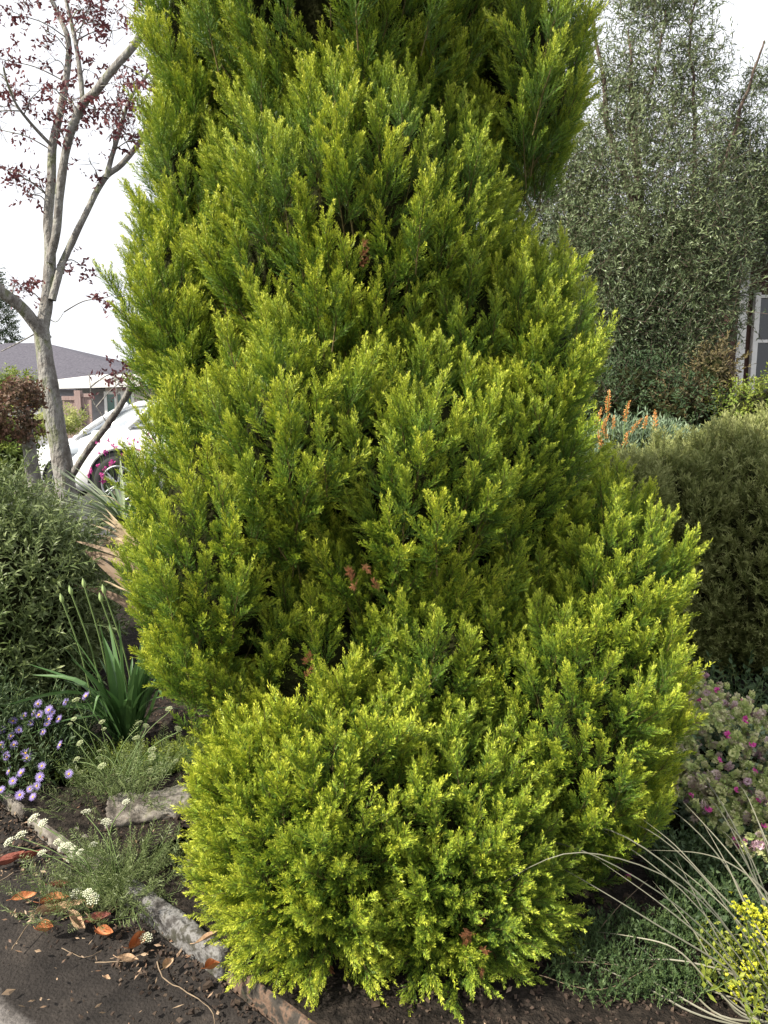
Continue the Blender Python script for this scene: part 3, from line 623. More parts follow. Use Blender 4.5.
def rock(q, c, ax, hs, pw=.5, noise=.1, seed=0, U=28, Vn=18, nsc=3):
    """rounded box / stone: superellipsoid with noise; ax columns = axes"""
    th = np.linspace(0, 2 * math.pi, U, endpoint=False); ph = np.linspace(0.001, math.pi - .001, Vn)
    TH, PH = np.meshgrid(th, ph); f = lambda v: np.sign(v) * np.abs(v) ** pw
    S = np.stack([f(np.cos(TH)) * f(np.sin(PH)), f(np.sin(TH)) * f(np.sin(PH)), f(np.cos(PH))], -1).reshape(-1, 3)
    if noise: S = S * (1 + noise * fbm(S, nsc, 4, seed))[:, None]
    V = c + (S * np.asarray(hs)) @ np.asarray(ax).T
    q.add(V, [[j * U + i, j * U + (i + 1) % U, (j + 1) * U + (i + 1) % U, (j + 1) * U + i] for j in range(Vn - 1) for i in range(U)])
wp = P(119, 479, 10.4)
make_car('parked_car', 'white car with its front wheel beside the cypress, the nearer of two', (wp[0] - .83, 10.4 + .9, -.02), RAD(0)).scale = (1, 1, 1.12)
w2 = P(40, 470, 13.2)
make_car('parked_car', 'second white car, half hidden behind the nearer one and the leaning trunk', (w2[0], 13.5, -.18), RAD(-6), blue=True)

# ================================================================== COTTAGE WINDOW AT RIGHT
M['redwall'] = noisy('dark_red_brown_wall', [(.3, (.05, .025, .02)), (.7, (.09, .045, .035))], scale=9, bump=.3)
YC = 9.6
gx = P(740, 340, YC)[0]
cot = empty('garden_house', (gx, YC, 0)); tag(cot, 'dark red brown house wall with white corner board and white framed window', 'house')
part(cot, 'wall', M['redwall'], lambda q: box(q, (.0, .05, 0), (6, 4, 3.2)))
zt = P(740, 298, YC)[2]; zb = P(740, 381, YC)[2]; s_ = YC / FPX
part(cot, 'corner_board', M['white'], lambda q: box(q, (-.02, -.02, 0), (.06, .045, 3.2)))
part(cot, 'roof', M['shingle'], lambda q: wedge(q, [[-.5, -.5, 3.1], [6.5, -.5, 3.1], [6.5, 4.4, 4.0], [-.5, 4.4, 4.0], [-.5, -.5, 3.22], [6.5, -.5, 3.22], [6.5, 4.4, 4.12], [-.5, 4.4, 4.12]]))
wx0 = P(752, 340, YC)[0] - gx; zm = P(752, 341, YC)[2]
def cf(q):
    for a in (wx0, wx0 + 1.0, wx0 + 2.0): box(q, (a, -.03, zb - .2), (a + .06, .045, zt + .06))
    for z0 in (zb - .2, zm - .02, zt): 
        for a in (wx0, wx0 + 1.0): box(q, (a + .062, -.02, z0), (a + .998, .044, z0 + .035))
wfr = part(cot, 'window', M['white'], cf)
part(wfr, 'pane', M['darkglass'], lambda q: box(q, (wx0 + .05, .02, zb - .18), (wx0 + 2.03, .047, zt + .03)))

# ================================================================== LEFT LEANING TREE
LT = np.array([*P(66, 560, 6.5)[:2], 0.0])
lt = empty('leaning_plum_tree', tuple(LT)); tag(lt, 'grey barked tree with forked limbs and sparse purple leaves in front of the white cars', 'tree')
def limb(q, pts, r0, r1, Y=6.5, dy=0, n=10):
    pp = []
    for i, (x, y) in enumerate(pts): pp.append(P(x, y, Y + dy * i / max(1, len(pts) - 1)))
    pp = spline(pp, 6); m = len(pp); rr = .68 * np.linspace(r0, r1, m) * (1 + .10 * fbm(pp, 4, 2, int(pts[0][0])))
    rr[-1] *= .15; tube(q, pp - LT, rr, n, jit=.05)
q = Q(); limb(q, [(72, 590), (67, 520), (64, 475), (57, 435), (49, 385), (42, 335), (40, 318)], .145, .085, n=14); q.build('trunk', M['bark'], lt, True)
LIMBS = [([(46, 340), (24, 310), (2, 292), (-30, 262), (-70, 225)], .075, .045, -.5), ([(42, 330), (47, 300), (50, 257), (48, 221), (51, 182), (53, 143), (61, 109), (68, 65), (68, 39), (60, 18), (47, -10)], .075, .022, .3),
    ([(49, 262), (56, 234), (61, 182), (69, 138), (83, 104), (96, 91), (114, 68), (135, 44), (155, 12)], .05, .04, -.2), ([(83, 104), (78, 57), (71, 21), (65, -5), (60, -40)], .028, .018, .2),
    ([(52, 300), (60, 270), (66, 255), (86, 213), (104, 179), (122, 164), (146, 135), (160, 118)], .048, .028, .4), ([(106, 178), (112, 156), (120, 130), (130, 99), (150, 72)], .030, .018, .1),
    ([(52, 146), (34, 127), (18, 107), (9, 88), (3, 66)], .020, .010, -.3), ([(70, 478), (88, 450), (108, 424), (124, 400), (133, 384)], .045, .034, -.5),
    ([(110, 428), (100, 412), (92, 398), (89, 372)], .007, .004, 0), ([(38, 332), (20, 342), (0, 352)], .009, .006, 0), ([(46, 316), (56, 322), (64, 312)], .007, .003, 0)]
for pts, r0, r1, dy in LIMBS:
    q = Q(); limb(q, pts, r0, r1, dy=dy); q.build('branch', M['bark'], lt, True)
Tp = [sprig(7, .10, .045, .020, ang=1.1, fold=.3, stem=.0014, droop=.3, agelo=.2, jit=.35) for _ in range(5)]
q = Q(); cl = [(20, 15), (47, 31), (86, 15), (95, 22), (112, 31), (56, 60), (88, 70), (125, 86), (146, 96), (140, 68), (151, 86), (96, 109), (117, 104), (114, 130), (133, 135), (62, 114), (60, 94), (39, 91), (10, 88), (4, 107), (1, 130), (26, 180), (10, 172), (34, 195), (91, 164), (104, 0), (70, 99), (16, 282), (26, 290), (104, 298), (81, 265), (122, 372), (115, 380), (135, 367), (128, 378), (5, 60), (35, -8), (125, 5), (150, 110), (142, 140), (82, 10), (60, -20), (-20, 120), (-30, 60), (-40, 180), (58, 130), (118, 95), (110, 118), (130, 120)]
LP = np.concatenate([spline([P(a, b, 6.5 + dy * k_ / max(1, len(pts) - 1)) for k_, (a, b) in enumerate(pts)], 5) for pts, _, _, dy in LIMBS])
for (x, y) in cl:
    n = rs.randint(6, 13); c = P(x, y, 6.5 + rs.uniform(-.25, .25)); near = LP[np.linalg.norm(LP - c - [0, 0, -.1], axis=1).argmin()]
    tube(q, spline([near - LT, (near * .5 + c * .5) + [0, 0, .03] - LT, c - LT, c + (c - near) * .3 - LT], 4), np.linspace(.006, .0018, 13), 4, mi=1)
    for _k in range(3): tube(q, [c - LT, c + rs.normal(size=3) * .06 - LT, c + rs.normal(size=3) * [.12, .1, .08] - LT], [.003, .002, .001], 3, mi=1)
    pass; pp = c + rs.normal(size=(n, 3)) * [.085, .1, .055]
    scatter(q, Tp, pp - LT, rs.normal(size=(n, 3)) * [.8, .8, .3] + [0, 0, -.25], rs.uniform(.8, 1.5, n), rs.uniform(0, .8, n))
for _ in range(28):
    x, y = rs.uniform(-80, 160), rs.uniform(-150, 10); c = P(x, y, 6.5 + rs.uniform(-.5, .5)); pp = c + rs.normal(size=(9, 3)) * .1
    scatter(q, Tp, pp - LT, rs.normal(size=(9, 3)), 1.0, rs.uniform(0, 1, 9))
q.build('leaves', [M['purple'], M['bark']], lt)

# ------------------------------------------------------------------ small red maple and far plants at left
mb = np.array([*P(34, 520, 5.6)[:2], .0]); mt = empty('red_leaved_maple', tuple(mb)); tag(mt, 'small maple with red and green leaves on a bare trunk, left of the leaning tree', 'tree')
q = Q(); tube(q, spline([P(38, 540, 5.6) - mb - [0, 0, .25], P(36, 500, 5.6) - mb, P(31, 460, 5.6) - mb, P(26, 425, 5.6) - mb, P(18, 395, 5.6) - mb], 5), np.linspace(.065, .03, 21), 10, jit=.06); q.build('trunk', M['bark'], mt, True)
Tm = [sprig(8, .12, .05, .030, ang=1.3, fold=.2, stem=.0012, droop=.5, jit=.4) for _ in range(5)]
q = Q(); cr_ = Q(); shrub(q, [(20, 395, 5.6, 26, 18, .25), (-5, 415, 5.5, 34, 28, .3), (24, 425, 5.5, 15, 20, .15)], Tm, .06, .12, out=.9, up=-.1, jit=.5, depth=(.4, 1), off=mb, fill=.4)
q.build('crown', [M['maple'], M['dbark']], mt)
def simple_shrub(name, label, cat, lb, T, mats, sp, L, coremat='brown', coref=.72, **kw):
    c = P(lb[0][0], lb[0][1], lb[0][2]); base = np.array([c[0], c[1], kw.pop('basez', .0)])
    e = plant(name, label, cat, base); q = Q(); k = Q(); shrub(q, lb, T, sp, L, off=base, core=k if coremat else None, coref=coref, **kw)
    q.build('foliage', mats, e)
    if coremat: k.build('dark_core_shell', M[coremat], e)  # added dark shell, inner shade put into its colour
    return e, base
Tfern = [sprig(14, .22, .07, .02, ang=1.2, fold=.1, stem=.0015, pair=True, droop=.2, jit=.15) for _ in range(4)]
simple_shrub('lime_green_fern', 'pale lime green ferny shrub behind the leaning trunk', 'shrub', [(62, 420, 8.2, 17, 9, .3), (42, 424, 8.2, 14, 10, .3)], Tfern, [M['lime'], M['stem']], .09, .22, coremat=None, jit=.5)
simple_shrub('yellow_green_bush', 'yellow green low bush under the red leaved maple at the left edge', 'bush', [(2, 452, 7.2, 28, 24, .4), (-20, 450, 7.2, 40, 40, .4), (12, 390, 9.5, 22, 16, .3)], Tfern, [M['cover'], M['stem']], .08, .2, jit=.5)
Tbig = [sprig(16, .5, .16, .05, ang=1.1, fold=.1, stem=.006, jit=.3) for _ in range(4)]
e, b_ = simple_shrub('dark_conifer', 'dark green conifer standing beyond the grey roof at the left edge', 'tree', [(-18, 330, 34, 34, 36, 1.5), (-22, 290, 34, 26, 30, 1.2), (-14, 370, 34, 34, 30, 1.5)], Tbig, [M['dark'], M['dbark']], .26, .5, out=.9, up=-.1, basez=-1, coremat=None, layers=2)
tq = Q(); tube(tq, [[0, 0, 0], [0, 0, 4.5]], [.2, .1], 8); tq.build('trunk', M['dbark'], e, True)

# ================================================================== RIGHT SIDE BACKGROUND
Tol = [sprig(16, .30, .066, .014, ang=.85, fold=.2, stem=.002, jit=.45, droop=.2) for _ in range(7)]
RB = np.array([*P(655, 470, 8.3)[:2], 0.0])
rt = empty('grey_leaved_tree', tuple(RB)); tag(rt, 'tall grey green tree with fine leaves and an airy top, right of the cypress', 'tree')
q = Q(); k = Q()
low = [(645, 235, 8.3, 105, 125, .9, .55), (590, 300, 8.0, 70, 90, .7, .35), (688, 285, 8.1, 58, 95, .7, .30), (640, 340, 7.8, 90, 62, .6, .15), (560, 220, 8.6, 60, 90, .7, .4), (750, 200, 8.8, 56, 66, .6, .35)]
shrub(q, low, Tol, .135, .3, out=.7, up=.35, jit=.6, layers=3, depth=(.3, 1), off=RB, backkeep=.6, zmin=.3, cull=.8)
shrub(q, low, Tol, .14, .3, out=.5, up=.4, jit=.8, layers=2, depth=(.3, 1), off=RB, backkeep=.9, zmin=.3, cull=.1, fill=.7)
top = [(625, 95, 8.4, 62, 95, .6, .6), (690, 75, 8.4, 48, 80, .5, .6), (735, 130, 8.6, 34, 60, .5, .5), (655, 0, 8.5, 70, 40, .6, .6), (760, 80, 8.7, 18, 24, .3, .5)]
shrub(q, top, Tol, .145, .3, out=.6, up=.4, jit=.8, layers=2, depth=(.2, 1), off=RB, fill=.75, zmin=.3, cull=.3, backkeep=.6)
q.build('crown', [M['olive'], M['dbark']], rt)
q = Q()
for pts, r0, r1 in [([(655, 480), (650, 400), (655, 300), (640, 200), (632, 110), (628, 30)], .12, .006), ([(652, 320), (690, 220), (695, 120), (690, 40), (700, -20)], .03, .006), ([(690, 210), (730, 150), (748, 90), (765, 40)], .03, .008), ([(640, 220), (610, 130), (600, 60), (590, 10)], .04, .008), ([(632, 130), (655, 70), (665, 10)], .02, .006), ([(650, 330), (590, 250), (560, 180)], .05, .02)]:
    pp = spline([P(x, y, 8.3) for x, y in pts], 6) - RB; pp = pp + .03 * np.stack([fbm(pp, 3, 3, 5), fbm(pp, 3, 3, 6), 0 * pp[:, 0]], -1); tube(q, pp, np.linspace(r0, r1, len(pp)), 8, jit=.1)
q.build('trunk', M['dbark'], rt, True)
simple_shrub('dense_background_tree', 'dark dense tree farther back behind the grey green tree', 'tree', [(700, 330, 12, 130, 110, 1.5, .2), (860, 260, 12.5, 110, 150, 1.5, .3)], Tbig, [M['dark'], M['dbark']], .22, .5, out=.8, up=.1, jit=.5, depth=(.3, .8))
Tdk = [sprig(12, .16, .055, .018, ang=1.0, fold=.25, stem=.0015, jit=.4, droop=.2) for _ in range(5)]
simple_shrub('dark_green_shrub', 'dark green shrub in the shade under the grey green tree', 'shrub', [(625, 400, 6.9, 60, 46, .4, .15), (585, 420, 6.6, 40, 46, .4, .15), (680, 415, 6.6, 46, 40, .4, .2)], Tdk, [M['dark'], M['dbark']], .075, .16)
simple_shrub('rusty_leaved_shrub', 'rusty brown green shrub in front of the white framed window', 'shrub', [(712, 380, 6.8, 20, 34, .3, .6), (680, 400, 6.6, 26, 22, .3, .3)], Tdk, [M['rust'], M['dbark']], .07, .16)
simple_shrub('glossy_green_bush', 'fresh green bush below the white framed window at the right edge', 'bush', [(750, 408, 6.3, 36, 20, .3, .6), (800, 400, 6.3, 50, 30, .4, .6)], Tdk, [M['cover'], M['dbark']], .065, .16)
# olive mound: needle tufts
def tuft(L=.17, n=60, leaf=.024, w=.0036):
    q = Q(); bend = rs.normal(size=3) * .15; bend[2] = 0; ph = rs.uniform(0, 6.28)
    ax = lambda t: np.array([0, 0, L * t]) + bend * L * t * t
    for i in range(n):
        t = .1 + .9 * i / n; az = ph + i * 2.4; rr = np.array([math.cos(az), math.sin(az), 0])
        d = nrm(rr * (.75 - .3 * t) + np.array([0, 0, .8]) + rs.normal(size=3) * .2); quadleaf(q, ax(t), d, leaf * rs.uniform(.8, 1.2), w, .15 + .85 * t, .5 + rs.normal() * .1)
    for j in range(5):
        t0 = rs.uniform(.3, .75); az = rs.uniform(0, 6.28); dd = nrm([math.cos(az) * .6, math.sin(az) * .6, .8]); l = L * rs.uniform(.25, .4)
        for i in range(12):
            t = i / 12; r3 = nrm(rs.normal(size=3)); quadleaf(q, ax(t0) + dd * l * t, nrm(dd + r3 * .6), leaf * rs.uniform(.7, 1), w, .3 + .7 * t, .5 + rs.normal() * .1)
    tube(q, [ax(0), ax(.9)], [.0013, .0006], 3, mi=1)
    return q.arr()
Tt = [tuft() for _ in range(7)]
simple_shrub('olive_green_mound_shrub', 'big rounded olive green shrub with fine upright tufts, right of the cypress', 'shrub', [(745, 566, 4.6, 114, 138, .85, .6), (668, 520, 4.5, 52, 68, .5, .5), (830, 500, 4.8, 90, 100, .8, .5), (760, 640, 4.4, 100, 60, .6, .3), (700, 600, 4.5, 80, 90, .6, .35)], Tt, [M['mound'], M['cyptwig']], .048, .20, out=.6, up=.7, jit=.25, layers=1, scv=(.7, 1.5), depth=(.3, .95), coref=.80, backkeep=.35, cull=.93)
simple_shrub('small_olive_mound', 'small olive green tufted shrub between the cypress and the big rounded shrub', 'shrub', [(624, 500, 4.15, 34, 34, .25, .5)], Tt, [M['mound'], M['cyptwig']], .036, .12, out=.5, up=.8, jit=.2, depth=(.5, .95), coref=.8)
e, pb = simple_shrub('red_hot_poker', 'blue green clump with upright orange flower spikes behind the olive shrubs', 'flowering plant', [(628, 450, 5.8, 46, 26, .35, .3), (665, 452, 5.7, 34, 22, .3, .4)], [sprig(12, .16, .07, .012, ang=.8, fold=.3, stem=.0015, jit=.4) for _ in range(4)], [M['blueleaf'], M['stem']], .05, .16)
def spike():
    q = Q()
    for i in range(90):
        t = (i + .5) / 90; az = i * 2.4 + rs.normal() * .4; rr = np.array([math.cos(az), math.sin(az), 0]); z = .0 + .15 * t
        quadleaf(q, np.array([.02 * t * t, 0, z]) + rr * .003, nrm(rr * .8 + rs.normal(size=3) * .35 + [0, 0, .5]), .018 * (.55 + .9 * math.sin(math.pi * min(1, t + .12))) * rs.uniform(.5, 1.3), .007, t, .5 + rs.normal() * .25)
    tube(q, [[0, 0, -.30], [0, 0, .0], [.003, 0, .15]], [.005, .004, .002], 5, mi=1); return q.arr()
sp0 = None
for i, (x, y) in enumerate([(607, 404), (613, 420), (625, 413), (631, 424), (644, 420), (654, 422), (595, 416), (602, 424), (607, 430), (624, 441), (600, 440)]):
    if sp0 is None or i < 3:
        q = Q(); q.V, q.F, q.A, q.T, q.M = [[v] for v in spike()]; q.n = len(q.V[0]); o = q.build('flower_spike', [M['orange'], M['stem']], e); sp0 = o
    else: o = sp0.copy(); link(o, e)
    o.location = Vector(P(x, y + 9, 5.45) - pb); o.rotation_euler = (rs.normal() * .2, rs.normal() * .25, rs.uniform(0, 6)); s_ = rs.uniform(.6, 1.05); o.scale = (s_, s_, s_)

# ================================================================== LEFT BED
Tsage = [sprig(10, .24, .068, .015, ang=.95, fold=.3, stem=.0022, pair=True, droop=.25, jit=.28, taper=.5) for _ in range(7)]
simple_shrub('leafy_grey_green_bush', 'broad dull green bush of narrow leaves at the left edge, below the leaning tree', 'bush', [(18, 610, 3.9, 74, 96, .45, .45), (-40, 570, 4.0, 90, 100, .5, .5), (72, 612, 4.1, 38, 58, .3, .4), (14, 530, 4.3, 44, 34, .35, .85), (-20, 660, 3.6, 60, 60, .4, .3), (62, 560, 4.3, 26, 28, .25, .7)], Tsage, [M['sage'], M['stem']], .058, .22, out=.6, up=.6, jit=.45, layers=1, depth=(.15, .95), coref=.74)
# strap leaved yucca
yb = np.array([*P(150, 560, 5.2)[:2], .05]); e = plant('green_spiky_yucca', 'fan of stiff narrow green leaves between the bush and the cypress, below the white car', 'plant', yb)
q = Q(); c = P(124, 522, 4.9) - yb
for i in range(100):
    az = rs.uniform(1.7, 4.7) if i < 80 else rs.uniform(0, 6.28); el = rs.uniform(-.15, .75); d = np.array([math.cos(az) * math.cos(el), math.sin(az) * math.cos(el) * .8, math.sin(el)]); l = rs.uniform(.4, .7)
    strap(q, [c, c + d * l * .5, c + d * l + [0, 0, -.05]], rs.uniform(.016, .026), rs.uniform(0, 1), k=3)
tube(q, [[0, 0, 0], c], .04, 8, mi=0); q.build('leaves', M['flax'], e)
fb = np.array([*G(176, 668, .085)]); e = plant('dry_flax', 'clump of broad brown and straw coloured strap leaves beside the cypress, left side', 'plant', fb)
q = Q(); q2 = Q()
def leafpx(qq, pts, w, tone, Ys=(3.7, 3.9), up=None):
    n = len(pts); pp = [P(x, y, Ys[0] + (Ys[1] - Ys[0]) * i / (n - 1)) - fb for i, (x, y) in enumerate(pts)]; strap(qq, pp, w, tone, k=4, up=up)
for pts, w, tn in [([(160, 610), (125, 583), (100, 562), (83, 549)], .05, .05), ([(165, 600), (128, 566), (105, 556), (84, 551)], .045, .1), ([(170, 640), (125, 603), (95, 590), (70, 585)], .04, .0), ([(160, 590), (130, 560), (100, 548), (72, 540)], .03, .15)]:
    leafpx(q, pts, w, tn, up=(.2, -1, .4))
for i in range(16):
    ex_, ey_ = 93 + rs.uniform(-4, 22), 508 + i * 2.6; leafpx(q2, [(160 + rs.uniform(-5, 5), 560), (128, 540 + (i - 8) * .9), (ex_, ey_)], .02, rs.uniform(.5, 1), (4.1, 4.2), up=(.2, -1, .6))
leafpx(q2, [(150, 540), (120, 505), (110, 497), (98, 495)], .02, 1.0, (4.2, 4.2)); leafpx(q2, [(160, 600), (125, 590), (105, 581), (95, 583)], .02, 1.0)
for i in range(14):
    az = rs.uniform(-.5, 2.2); l = rs.uniform(.4, .8); d = np.array([math.cos(az) * .6, math.sin(az) * .6, .8]); strap(q, [[0, 0, .0], d * l * .6, d * l + [d[0] * .2, d[1] * .2, -.1]], .04, rs.uniform(0, .5))
q.build('brown_leaves', M['drystrap'], e); q2.build('straw_leaves', M['drystrap'], e)
# agapanthus clump
ab = G(128, 742, .085); e = plant('budding_lily_clump', 'clump of glossy green strap leaves with five tall budded stalks', 'flowering plant', ab)
q = Q()
for i in range(58):
    a = rs.uniform(0, 6.28); sp = min(.75, abs(rs.normal()) * .34 + .06); l = rs.uniform(.38, .62); d = np.array([math.cos(a) * sp, math.sin(a) * sp, 1]); d = nrm(d); o_ = np.array([math.cos(a), math.sin(a), 0]) * rs.uniform(0, .05)
    bend = np.array([d[0], d[1], 0]) * l * rs.uniform(.3, .9); dr = np.array([0, 0, -1]) * l * sp * rs.uniform(.3, .9)
    strap(q, [o_, o_ + d * l * .5 + bend * .15, o_ + d * l + bend + dr], rs.uniform(.026, .038), rs.uniform(0, 1), k=5, up=np.array([-d[0], -d[1], .3]) + rs.normal(size=3) * .15)
for pts in ([(112, 735), (98, 720), (86, 700), (64, 676)], [(120, 735), (110, 715), (99, 695), (93, 715)], [(140, 735), (150, 712), (158, 690), (163, 700)]):
    strap(q, [P(x, y, ab[1] - .1 - .03 * i) - ab for i, (x, y) in enumerate(pts)], .024, .8, k=5)
q.build('leaves', M['strap'], e)
for (x, y, bx) in [(63, 603, 92), (72, 595, 104), (85, 588, 112), (102, 602, 130), (105, 594, 135)]:
    q = Q(); p1 = P(x, y, ab[1] - .05) - ab; p0 = (P(bx, 700, ab[1]) - ab); tube(q, spline([p0, p0 * .5 + p1 * .5 + [.01, 0, .01], p1], 5), .0035, 5); st = q.build('flower_stalk', M['stem'], e, True)
    q = Q(); d = nrm(p1 - p0); L = .045
    V = []; n = 8; prof_ = [(0, .003), (.2, .008), (.45, .0095), (.7, .006), (.88, .0025), (1, .0004)]; X_, Y_, D_ = frame(d)
    for t, r_ in prof_: V += [p1 + D_ * L * t + X_ * math.cos(k_) * r_ + Y_ * math.sin(k_) * r_ for k_ in np.arange(n) * 2 * math.pi / n]
    q.add(V, [[i * n + j, i * n + (j + 1) % n, (i + 1) * n + (j + 1) % n, (i + 1) * n + j] for i in range(5) for j in range(n)]); q.build('bud', M['bud'], st, True)
# asters
asb = G(30, 800, .085); 
Tas = [sprig(12, .14, .04, .010, ang=.9, fold=.2, stem=.0016, droop=.2, jit=.35) for _ in range(5)]
e, asb = simple_shrub('lilac_aster', 'low plant covered in lilac daisies with orange eyes, beside the path at the left edge', 'flowering plant', [(22, 765, 2.95, 62, 46, .2, .35), (-30, 745, 3.0, 60, 60, .25, .35), (55, 730, 3.15, 38, 34, .16, .3)], Tas, [M['dark'], M['stem']], .036, .14, out=.5, up=.8, jit=.4, coremat='brown', coref=.7, zmin=.09)
def daisy():
    q = Q()
    for ring_, (n, l) in enumerate([(17, .0185), (15, .016)]):
        for i in range(n):
            a = i * 2 * math.pi / n + ring_ * .2 + rs.normal() * .05; d = np.array([math.cos(a), math.sin(a), .12 + .25 * ring_]); sd = np.array([-math.sin(a), math.cos(a), 0])
            quadleaf(q, np.array([math.cos(a), math.sin(a), 0]) * .003, d, l * rs.uniform(.9, 1.1), .0042, .5 + rs.normal() * .3, .5 + rs.normal() * .2, side=sd)
    return q
def dome(r=.0055, h=.004):
    q = Q(); n = 10; V = []
    for t in (0, .45, .8, 1.): V += [[math.cos(a) * r * (math.cos(t * 1.5)), math.sin(a) * r * (math.cos(t * 1.5)), h * math.sin(t * 1.5)] for a in np.arange(n) * 2 * math.pi / n]
    q.add(V, [[i * n + j, i * n + (j + 1) % n, (i + 1) * n + (j + 1) % n, (i + 1) * n + j] for i in range(3) for j in range(n)]); return q
FL = [(38, 704), (49, 710), (24, 716), (39, 715), (59, 719), (49, 719), (31, 723), (19, 730), (11, 736), (13, 721), (60, 745), (26, 753), (1, 745), (3, 749), (43, 732), (66, 702), (86, 696), (6, 755), (27, 758), (9, 771), (1, 790), (42, 766), (37, 786), (69, 774), (33, 797), (21, 773), (7, 757), (40, 777), (13, 781), (30, 789), (52, 712), (34, 713), (-10, 740), (-16, 765), (-25, 720), (20, 795), (47, 724), (14, 745), (2, 730), (-8, 790)]
fm = None
for i, (x, y) in enumerate(FL):
    Y = 2.62 + (800 - y) * .0042 
    if fm is None:
        o = daisy().build('flower', M['lilac'], e); ey = dome().build('flower_eye', M['eye'], o, True); fm = (o, ey)
    else:
        o = fm[0].copy(); link(o, e); ey = fm[1].copy(); link(ey, o)
    o.location = Vector(P(x, y, Y) - asb); d = Vector((-.15 + rs.normal() * .3, -.75 + rs.normal() * .25, .8)); o.rotation_euler = d.to_track_quat('Z', 'Y').to_euler(); s_ = rs.uniform(.75, 1.1); o.scale = (s_, s_, s_)
# yarrow and its flat cream heads
def umbel(n=34, r=.026):
    q = Q()
    for i in range(n):
        rr = r * math.sqrt((i + .5) / n); a = i * 2.4; c = np.array([math.cos(a) * rr, math.sin(a) * rr, .010 * (1 - (rr / r) ** 2) + rs.normal() * .0012]); tn = .5 + rs.normal() * .25
        for j in range(5):
            b = j * 2 * math.pi / 5 + i; quadleaf(q, c, [math.cos(b), math.sin(b), .25], .0042, .0032, .6 + rs.normal() * .3, tn, side=np.array([-math.sin(b), math.cos(b), 0]))
    for j in range(9):
        a = j * 2.4; tube(q, [[0, 0, -.022], [math.cos(a) * r * .7, math.sin(a) * r * .7, .0]], .0006, 3, mi=1)
    return q
Tfe = []
for _ in range(5):
    q = Q(); L = .15; az0 = rs.uniform(0, 6.28)
    for i in range(26):
        t = .12 + .88 * i / 26; sgn = 1 if i % 2 else -1; b = np.array([0, 0, L * t]); d = nrm([sgn * .8, rs.normal() * .25, .55]); l = .028 * math.sin(math.pi * (.15 + .8 * t))
        quadleaf(q, b, d, l, .0022, .3 + .6 * t, .5)
        for u in (.4, .7): quadleaf(q, b + d * l * u, nrm(d + rs.normal(size=3) * .7), l * .45, .0018, .4 + .5 * t, .5)
    tube(q, [[0, 0, 0], [0, 0, L]], [.001, .0004], 3, mi=1); Tfe.append(q.arr())
um = {}
def yarrow(name, label, base, heads, group, white=True, nleaf=60, spread=.12):
    global um
    e = plant(name, label, 'flowering plant', base); 
    q = Q(); m = nleaf; a = rs.uniform(0, 6.28, m); rr = np.abs(rs.normal(size=m)) * spread
    pos = np.stack([np.cos(a) * rr, np.sin(a) * rr * .8, rs.uniform(0, .02, m)], -1); d = np.stack([np.cos(a) * .6, np.sin(a) * .6, np.full(m, .8)], -1) + rs.normal(size=(m, 3)) * .25
    scatter(q, Tfe, pos, d, rs.uniform(.6, 1.25, m), rs.uniform(.2, 1, m)); q.build('leaves', [M['sage'], M['stem']], e)
    for (x, y) in heads:
        dpt = base[1] + rs.uniform(-.06, .10); p1 = P(x, y, dpt) - base
        if p1[2] < .03: p1 = P(x, y, base[1] - .22) - base
        st = Q(); b0 = np.array([rs.normal() * .03, rs.normal() * .03, 0]); mid = b0 * .4 + p1 * .6 + [rs.normal() * .012, 0, .02]; tube(st, spline([b0, mid, p1 - [0, 0, .012]], 5), .0016, 4); s_ = st.build('stem', M['stem'], e, True)
        if white not in um: o = um[white] = umbel().build('flower_head', [M['cream' if white else 'greencream'], M['stem']], s_)
        else: o = um[white].copy(); link(o, s_)
        o.location = Vector(p1); dd = Vector((p1[0] * 1.2 + rs.normal() * .2, -.25 + rs.normal() * .2, 1)); o.rotation_euler = dd.to_track_quat('Z', 'Y').to_euler(); z_ = rs.uniform(.4, .8) * (1 if white else .85); o.scale = (z_, z_, z_)
    return e
yb1 = G(118, 893, .03)
yarrow('white_yarrow', 'sprawling white flat headed yarrow rooted at the end of the kerb stone', yb1, [(43, 823), (21, 835), (9, 842), (62, 847), (73, 849), (42, 853), (70, 859), (93, 845), (77, 893), (93, 899), (126, 802), (86, 812), (106, 822), (34, 818), (58, 842), (80, 852), (66, 846), (146, 938), (88, 893)], None, nleaf=230, spread=.12)
yarrow('cream_budded_yarrow', 'greenish cream headed yarrow standing between the asters and the cypress, above the flat stone', G(120, 792, .09), [(99, 751), (77, 759), (152, 757), (150, 771), (176, 761), (80, 773), (102, 766), (76, 700), (74, 719), (102, 722), (139, 723), (136, 738), (80, 743), (99, 758), (152, 750), (169, 709), (178, 729), (146, 726), (104, 729), (70, 724)], None, False, nleaf=120, spread=.17)
